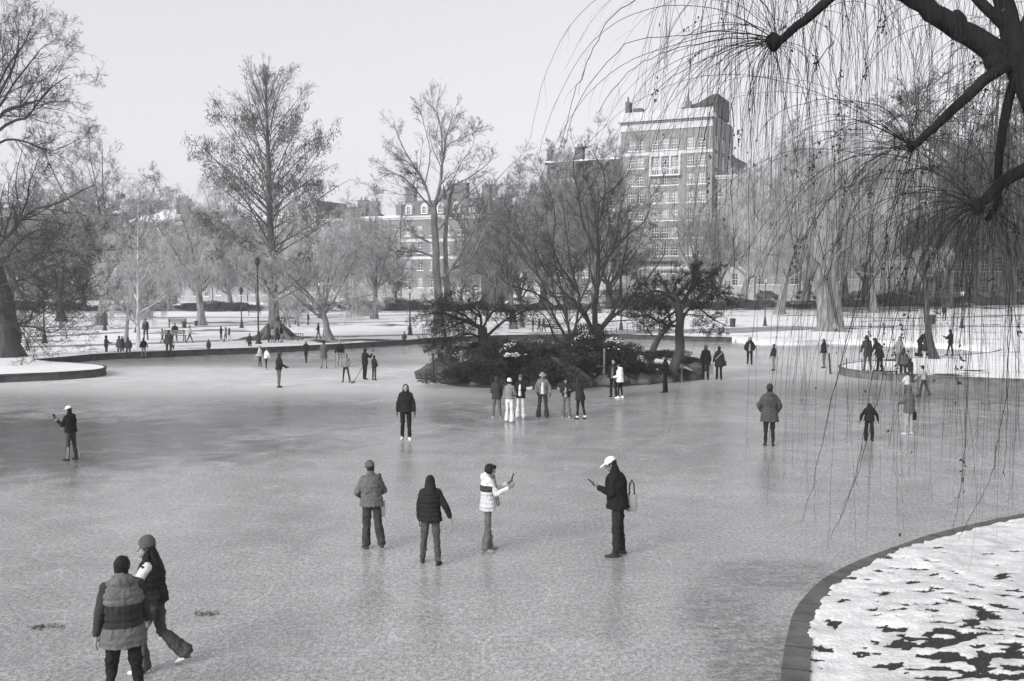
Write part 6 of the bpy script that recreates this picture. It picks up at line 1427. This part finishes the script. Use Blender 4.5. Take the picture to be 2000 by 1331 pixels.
# hedges and bushes along the far edge of the park
hr = random.Random(9); M_hedge = mat('hedge_twigs', .10, .9, .6, 1.5, 0); hgm = []
for a, t_, sn in shm: c_ = a.copy(); c_.materials.clear(); c_.materials.append(M_hedge); hgm.append(c_)
hsp = [(x, lb) for x, lb in ((-20, 'far left behind the old tree'), (60, 'behind the small saplings'), (140, 'left of the flared trunk'), (225, 'right of the flared trunk'), (300, 'behind the slender white tree'), (375, 'behind the pale drooping willow'),
   (440, 'behind the walking couple'), (480, 'behind the tall lamp post'), (600, 'right of the tallest tree'), (690, 'behind the long bench'), (760, 'between the wide grey tree and the elm'), (820, 'just left of the elm, dusted with snow'),
   (900, 'right of the elm'), (960, 'behind the flat crowned crooked tree'), (1040, 'behind the slender forking stems'), (1110, 'below the balconied building'), (1220, 'below the white canopy'), (1300, 'at the foot of the brick tower'), (1385, 'right of the domed gnarled tree'), (1440, 'below the stepped apartment block'),
   (1480, 'left of the pale globe lamp'), (1560, 'left of the double trunked willow'), (1660, 'between the two big willows'), (1750, 'left of the slim leaning tree'), (1800, 'behind the slim leaning tree'), (1850, 'behind the person in black on the lawn'), (1920, 'right of the lawn lamp'), (1990, 'at the right frame edge'))]
for i, (x, lb) in enumerate(hsp):
    y = 607 - max(0, (x - 1000))*.012; b_ = GT(x, y)
    w = hr.uniform(6, 11); h = hr.uniform(.9, 1.9)
    o = empty('hedge_bush', b_, i*1.1, 'dark bushy hedge clump ' + lb, 'bush', 'bushes along the far edge of the park', (w/2, w/2.4, h))
    a, t_, sn = shm[i % 4]; link('foliage', hgm[i % 4], None, o); link('stems', t_, None, o)
    if x in (820, 760, 300, 1560): tag(link('snow', sn, None, o), kind='stuff')

# parked cars on the far street
def car(px, dist_off, g, label, rz=0):
    s_ = street_s(px, dist_off); nb_ = Vector((-SU.y, SU.x, 0)); P = ST0 + nb_*dist_off + SU*s_; P.z = gz(P.x, P.y)
    o = empty('parked_car', P, SA + rz, label, 'car', 'cars parked along the far street'); m_ = mat('car_paint', g, .3, .05, 5, 0, spec=.5)
    q = MB(); q.prism([(-2.2, .3), (2.2, .3), (2.25, .75), (1.3, .95), (-1.9, 1.0), (-2.2, .85)], -.88, .88); q.build('body', m_, o)
    q = MB(); q.prism([(-1.8, .97), (1.2, .95), (.55, 1.48), (-1.25, 1.5)], -.76, .76); c_ = q.build('cabin', M_pane, o)
    MB().prism([(-1.2, 1.5), (.5, 1.48), (.45, 1.54), (-1.15, 1.56)], -.72, .72).build('roof', m_, o)
    for x in (-1.4, 1.35):
        for y in (-.84, .84): q = MB(); q.bar((x, y-.11, .33), (x, y+.11, .33), .33, 14); q.build('wheel', M_black, o)
cr_ = [(1010, .5, 'behind the forking stems'), (1250, .05, 'left of the tower foot'), (1330, .4, 'in front of the tower foot'), (1420, .6, 'right of the domed gnarled tree'), (1500, .1, 'by the pale globe lamp'), (1575, .5, 'left of the double trunked willow'), (1680, .08, 'between the two big willows'), (1780, .3, 'left of the slim leaning tree'), (1900, .05, 'behind the striding pale coat'), (690, .5, 'behind the long bench'), (760, .2, 'left of the elm')]
for x, g, lb in cr_: car(x, -9.5, g, ('dark' if g < .2 else 'pale') + ' parked car glimpsed over the hedges ' + lb)

# stroller, dog
P = G(1806, 697, .4); o = empty('stroller', P, R(100), 'dark stroller with big wheels beside the slim leaning tree', 'stroller')
q = Soup(); q.ell((0, .1, .55), .22, .34, .2, RX(R(25))); q.ell((0, -.12, .85), .22, .2, .2); q.build('seat', cloth(.04), o, .02, .01, 1)
q = MB(); [q.bar((x, -.4, .08), (x, .35, 1.0), .015) for x in (-.22, .22)]; [q.bar((x, .4, .08), (x, -.2, .8), .015) for x in (-.22, .22)]; q.bar((-.22, .35, 1.0), (.22, .35, 1.0), .018); q.build('frame', M_iron, o)
for x in (-.25, .25):
    for y in (-.4, .4): q = MB(); q.bar((x-.02, y, .12), (x+.02, y, .12), .12, 14); q.build('wheel', M_black, o)
P = GT(1832, 619); o = empty('dog', P, R(75), 'small dark dog on the far lawn next to the person in black', 'dog'); q = Soup()
q.loft([(Vector((0, -.3, .42)), .09, .09, RX(R(90))), (Vector((0, 0, .42)), .10, .11, RX(R(90))), (Vector((0, .25, .45)), .11, .14, RX(R(90)))]); q.cone((0, .25, .5), (0, .42, .66), .08, .06); q.ell((0, .46, .68), .06, .1, .06); q.cone((0, .52, .67), (0, .62, .64), .04, .03)
for x in (-.07, .07):
    q.chain([Vector((x, .24, .42)), Vector((x, .22, .2)), Vector((x, .24, .02))], [.05, .03, .025]); q.chain([Vector((x, -.26, .42)), Vector((x, -.22, .28)), Vector((x, -.32, .16)), Vector((x, -.28, .02))], [.07, .045, .03, .025]); q.ell((x*.7, .42, .75), .015, .03, .05)
q.chain([Vector((0, -.32, .48)), Vector((0, -.5, .62)), Vector((0, -.55, .75))], [.03, .022, .014]); q.build('body', cloth(.05), o, .02, 0, 1)
# leaf litter frozen in the ice
rl = np.random.default_rng(8)
for x, y, rx_, lb in ((92, 1226, .26, 'dark patch of frozen leaves in the ice near the left frame edge'), (404, 1200, .19, 'dark patch of frozen leaves in the ice right of the striding person')):
    p = G(x, y); n_ = 60; pts = np.zeros((n_, 3)); a = rl.uniform(0, 6.28, n_); r_ = np.sqrt(rl.uniform(0, 1, n_)); pts[:, 0] = r_*np.cos(a)*rx_; pts[:, 1] = r_*np.sin(a)*rx_*.45; pts[:, 2] = .006 + rl.uniform(0, .012, n_)
    V, Q = quads_at(rl, pts, .07); V[:, 2] = np.clip(V[:, 2], .004, .03); o = link('leaf_litter', mesh('leaf_litter', V, Q, smooth=False), mat('wet_leaf', .13, .7, .4, 20, 0), None, p); tag(o, lb, 'leaves')

# ---------------------------------------------------------------- weeping willow overhead at the right
WY = 9.5
def willow():
    rng = np.random.default_rng(77); base = Vector(D(2330, 1180, 10.5)); base.z = .5
    org = np.array(base); TG = []; SG = []
    def L(pts, r0, r1, n=18, dy=0): A, B = traced(WY, pts, n, r0, r1, rng, org=org, dy=dy); return A, B
    A = catmull(np.array([(0, 0, -.2), (-.15, 0, 1.5), (-.6, -.2, 3.0), (-1.1, -.6, 4.6)] + [tuple(D(x, y, WY + .2) - base) for x, y in ((2090, 300), (2020, 190))]), 20)
    TG.append((A[None], (np.linspace(.40, .14, 20) + .2*np.exp(-np.arange(20)*.6))[None], 12))
    top = L([(2020, 195), (1990, 120), (1972, 50), (1955, -20), (1940, -120)], .12, .07); TG.append((top[0][None], top[1][None], 10))
    thick = L([(2025, 190), (1981, 130), (1929, 92), (1875, 60), (1820, 22), (1770, -8), (1715, -34), (1660, -36), (1622, -4), (1572, 40), (1525, 78), (1512, 84)], .165, .030, 34)
    thick[1][:] = np.interp(np.linspace(0, 1, 34), [0, .12, .35, .55, .7, .9, 1], [.13, .115, .095, .07, .05, .038, .048])
    l2 = L([(2010, 110), (1953, 135), (1896, 182), (1848, 228), (1810, 262), (1782, 288)], .065, .030, 20, -.3); l3 = L([(2005, 140), (1981, 160), (1962, 237), (1950, 332), (1946, 400), (1925, 430)], .052, .03, 20, .5)
    l4 = L([(2080, 300), (2000, 332), (1953, 361), (1925, 390), (1905, 405)], .07, .045, 16, .2); l5 = L([(2080, 420), (2010, 560), (1940, 590), (1880, 585), (1820, 575), (1800, 560)], .03, .012, 16, 2.5)
    l6 = L([(1972, 60), (1900, -10), (1850, -60)], .06, .03); l7 = L([(1990, 80), (2010, 30), (2030, -40)], .07, .03)
    for A, B in (thick, l2, l3, l4, l6, l7): TG.append((A[None], B[None], 9))
    # knots: lumps where the limbs were cut and the long shoots spring
    for (x, y, r) in ((1511, 82, .085), (1780, 287, .045), (1908, 404, .075), (1869, 42, .10), (1944, 118, .125)):
        c = np.array(D(x, y, WY)) - org; q = np.stack([c + np.array([0, 0, -r]), c + np.array([.01, 0, -r*.4]), c + np.array([-.01, 0, r*.3]), c + np.array([0, 0, r])]); TG.append((q[None], np.array([[r*.35, r*.85, r*.9, r*.3]]), 9))
    def strands(S, d, Lm, r, wander=.05, g=.10, n=22, bend=None):
        m = len(S); d = d/np.linalg.norm(d, axis=1, keepdims=True); P = np.zeros((m, n, 3)); P[:, 0] = S; st = (Lm/(n-1))[:, None]
        for i in range(1, n):
            d = d + rng.normal(size=(m, 3))*wander*.5; d[:, 2] -= g*(1 + i*.08); d /= np.linalg.norm(d, axis=1, keepdims=True); P[:, i] = P[:, i-1] + d*st
        return P, r[:, None]*np.linspace(1, .32, n)[None]
    def from_knot(x, y, m, azr, elr, Lr, r=.0065, g=.10, wy=WY):
        c = np.array(D(x, y, wy)) - org; S = np.repeat(c[None], m, 0) + rng.normal(size=(m, 3))*.03
        az = np.radians(rng.uniform(*azr, m)); el = np.radians(rng.uniform(*elr, m)); d = np.stack([np.cos(az)*np.cos(el), np.sin(az)*np.cos(el), np.sin(el)], 1)
        return strands(S, d, rng.uniform(*Lr, m)*rng.choice([.5, .8, 1, 1.1], m), rng.uniform(.5, 1.3, m)*r, .11, g)
    # azimuth 180 = towards the left of the picture
    G1 = [from_knot(1511, 80, 28, (130, 235), (-25, 50), (1.6, 3.4), .0036, .068), from_knot(1511, 85, 16, (0, 360), (-60, 0), (.8, 2.4), .003, .12), from_knot(1515, 60, 14, (100, 260), (40, 80), (1.6, 3.6), .0035, .075),
          from_knot(1780, 286, 26, (140, 225), (-20, 55), (1.8, 4.2), .0034, .058), from_knot(1780, 286, 12, (0, 360), (-40, 30), (1.5, 4.0), .0032, .09),
          from_knot(1908, 400, 22, (120, 240), (-20, 50), (1.8, 4.2), .0034, .062), from_knot(1908, 404, 16, (0, 360), (-40, 40), (1.4, 3.4), .0032, .09)]
    # shoots all along the limbs, hanging straight down
    for (A, B), cnt, Lr in ((thick, 3, (.8, 2.9)), (l2, 3, (1.2, 4.2)), (l3, 3, (.8, 2.8)), (l4, 4, (1.2, 3.6)), (top, 3, (1, 3))):
        idx = np.repeat(np.arange(1, len(A)), cnt); S = A[idx] + rng.normal(size=(len(idx), 3))*.02; d = rng.normal(size=S.shape)*np.array([.8, .8, .4]); d[:, 2] += .1
        G1.append(strands(S, d, rng.uniform(*Lr, len(S)), rng.uniform(.0018, .0034, len(S)), .05, .16))
    # long curtains that hang from branches above the frame
    def curtain(m, xr, yr, ytop, Lr, slant=0., r=.0023, dyr=None):
        xs_ = rng.uniform(*xr, m); S = np.array([tuple(D(x, ytop, WY + rng.uniform(*yr)) - base) for x in xs_]); d = np.stack([rng.normal(size=m)*.25 - slant, rng.normal(size=m)*.2, np.full(m, -.8)], 1)
        return strands(S, d, rng.uniform(*Lr, m), rng.uniform(.7, 1.2, m)*r, .045, .07, 24)
    G1 += [curtain(110, (1290, 1980), (-1, 2.2), -60, (.9, 2.6)), curtain(26, (1380, 1560), (-1, 1.5), -60, (2.0, 3.3)), curtain(16, (1600, 1700), (-1, 1.5), -60, (1.6, 4.8)), curtain(26, (1430, 1960), (-1, 2), -60, (2.6, 4.6), r=.0022)]
    # long shoots of the outer limbs, falling in front of the ice
    G1 += [curtain(34, (1480, 1990), (-1.2, 1.2), 330, (1.6, 3.4), .04), curtain(26, (1560, 1990), (-1.2, 1.0), 420, (1.8, 3.1), .0), curtain(10, (1850, 1990), (-.6, 1.0), 360, (2.6, 3.6), .28, .003)]
    # a few traced shoots seen clearly across the ice
    tr = [[(1795, 420), (1765, 560), (1735, 690), (1712, 790), (1683, 900), (1655, 980), (1621, 1056)], [(1760, 430), (1735, 560), (1712, 680), (1685, 850), (1668, 940), (1640, 1010)], [(1975, 600), (1965, 760), (1950, 860), (1930, 940), (1895, 1010), (1870, 1055)],
          [(1700, 500), (1672, 600), (1640, 720), (1605, 860), (1585, 960), (1565, 1020)], [(1990, 420), (1970, 600), (1968, 800), (1962, 930)], [(1900, 430), (1895, 600), (1888, 800), (1878, 940), (1862, 1040)], [(1620, 40), (1622, 110), (1638, 180), (1645, 240)], [(1512, 90), (1528, 170), (1546, 260), (1560, 330)], [(1630, 80), (1600, 120), (1575, 190), (1560, 280)],
          [(1430, 200), (1432, 300), (1430, 420), (1436, 520)], [(1452, -20), (1460, 120), (1466, 260), (1462, 400), (1464, 560)], [(1511, 78), (1440, 62), (1370, 66), (1300, 72), (1230, 82), (1180, 130), (1130, 200), (1110, 260), (1096, 300)], [(1505, 80), (1430, 75), (1340, 90), (1260, 120), (1200, 170), (1170, 220)], [(1500, 84), (1420, 100), (1330, 140), (1280, 180), (1250, 240)],
          [(1300, -30), (1240, 0), (1190, 40), (1160, 90), (1140, 140), (1120, 190), (1105, 250), (1092, 290)], [(1780, 285), (1740, 220), (1680, 198), (1600, 196), (1530, 215), (1490, 250), (1470, 290)], [(1775, 285), (1720, 245), (1650, 235), (1580, 250), (1520, 300)], [(1905, 400), (1850, 350), (1790, 330), (1700, 345), (1630, 380), (1580, 430)], [(1900, 405), (1830, 372), (1740, 385), (1660, 430), (1640, 470)]]
    for i, t in enumerate(tr):
        A, B = traced(WY, t, 24, .0045, .002, None, org=org, dy=rng.uniform(-.4, .6)); A[1:] += rng.normal(size=(23, 3))*.006; G1.append((A[None], B[None]))
    parts = [(P, Rr, 4) for P, Rr in G1]
    # short side shoots, buds and a few withered leaves
    lv = []
    for P, Rr in G1:
        m_ = len(P)
        T_, TR_ = spawn(rng, P, Rr, 5, .2, .98, (10, 40), labs=.34, rr=.6, n=6, wander=.08, trop=-.25, rmin=.0011, rmax=.0018, taper=.2); parts.append((T_, TR_, 3))
        k = rng.uniform(size=P.shape[:2]); sel = P[k > .982]; 
        if len(sel): lv.append(sel + rng.normal(size=sel.shape)*.01)
        # catkin-like bud clumps along some shoots
        pick = rng.uniform(size=m_) < .06
        for c in P[pick]:
            j0 = rng.integers(8, c.shape[0]-4); seg = c[j0:j0+4]; t = rng.uniform(0, 3, 16); a = seg[t.astype(int)]; lv.append(a + (seg[np.minimum(t.astype(int)+1, 3)] - a)*(t % 1)[:, None] + rng.normal(size=(16, 3))*.012)
    lv = np.concatenate(lv); V3, Q3 = quads_at(rng, lv, .036, 2.2)
    o = empty('weeping_willow', base, 0, 'big dark weeping willow leaning in from the right edge, its strands hanging over the ice', 'tree')
    V, Q = join_tubes(TG); link('trunk', mesh('trunk', V, Q), bark(.02), o)
    V, Q = join_tubes(parts); link('crown', mesh('crown', V, Q), twigm(.025), o)
    link('leaves', mesh('leaves', V3, Q3, smooth=False), mat('withered_leaf', .03, .8, .3, 9, 0), o)
willow()
# ---------------------------------------------------------------- thin winter haze
hz_ = MB().box(-1250, 1250, -62, 1250, -1.5, 62).build('haze', None); tag(hz_, kind='stuff')
m = bpy.data.materials.new('haze'); m.use_nodes = True; n = m.node_tree.nodes; n.remove(n['Principled BSDF'])
pv = n.new('ShaderNodeVolumePrincipled'); pv.inputs['Color'].default_value = (.97, .97, 1, 1); pv.inputs['Density'].default_value = .0006; pv.inputs['Anisotropy'].default_value = .3
m.node_tree.links.new(pv.outputs[0], n['Material Output'].inputs['Volume']); hz_.data.materials.append(m)
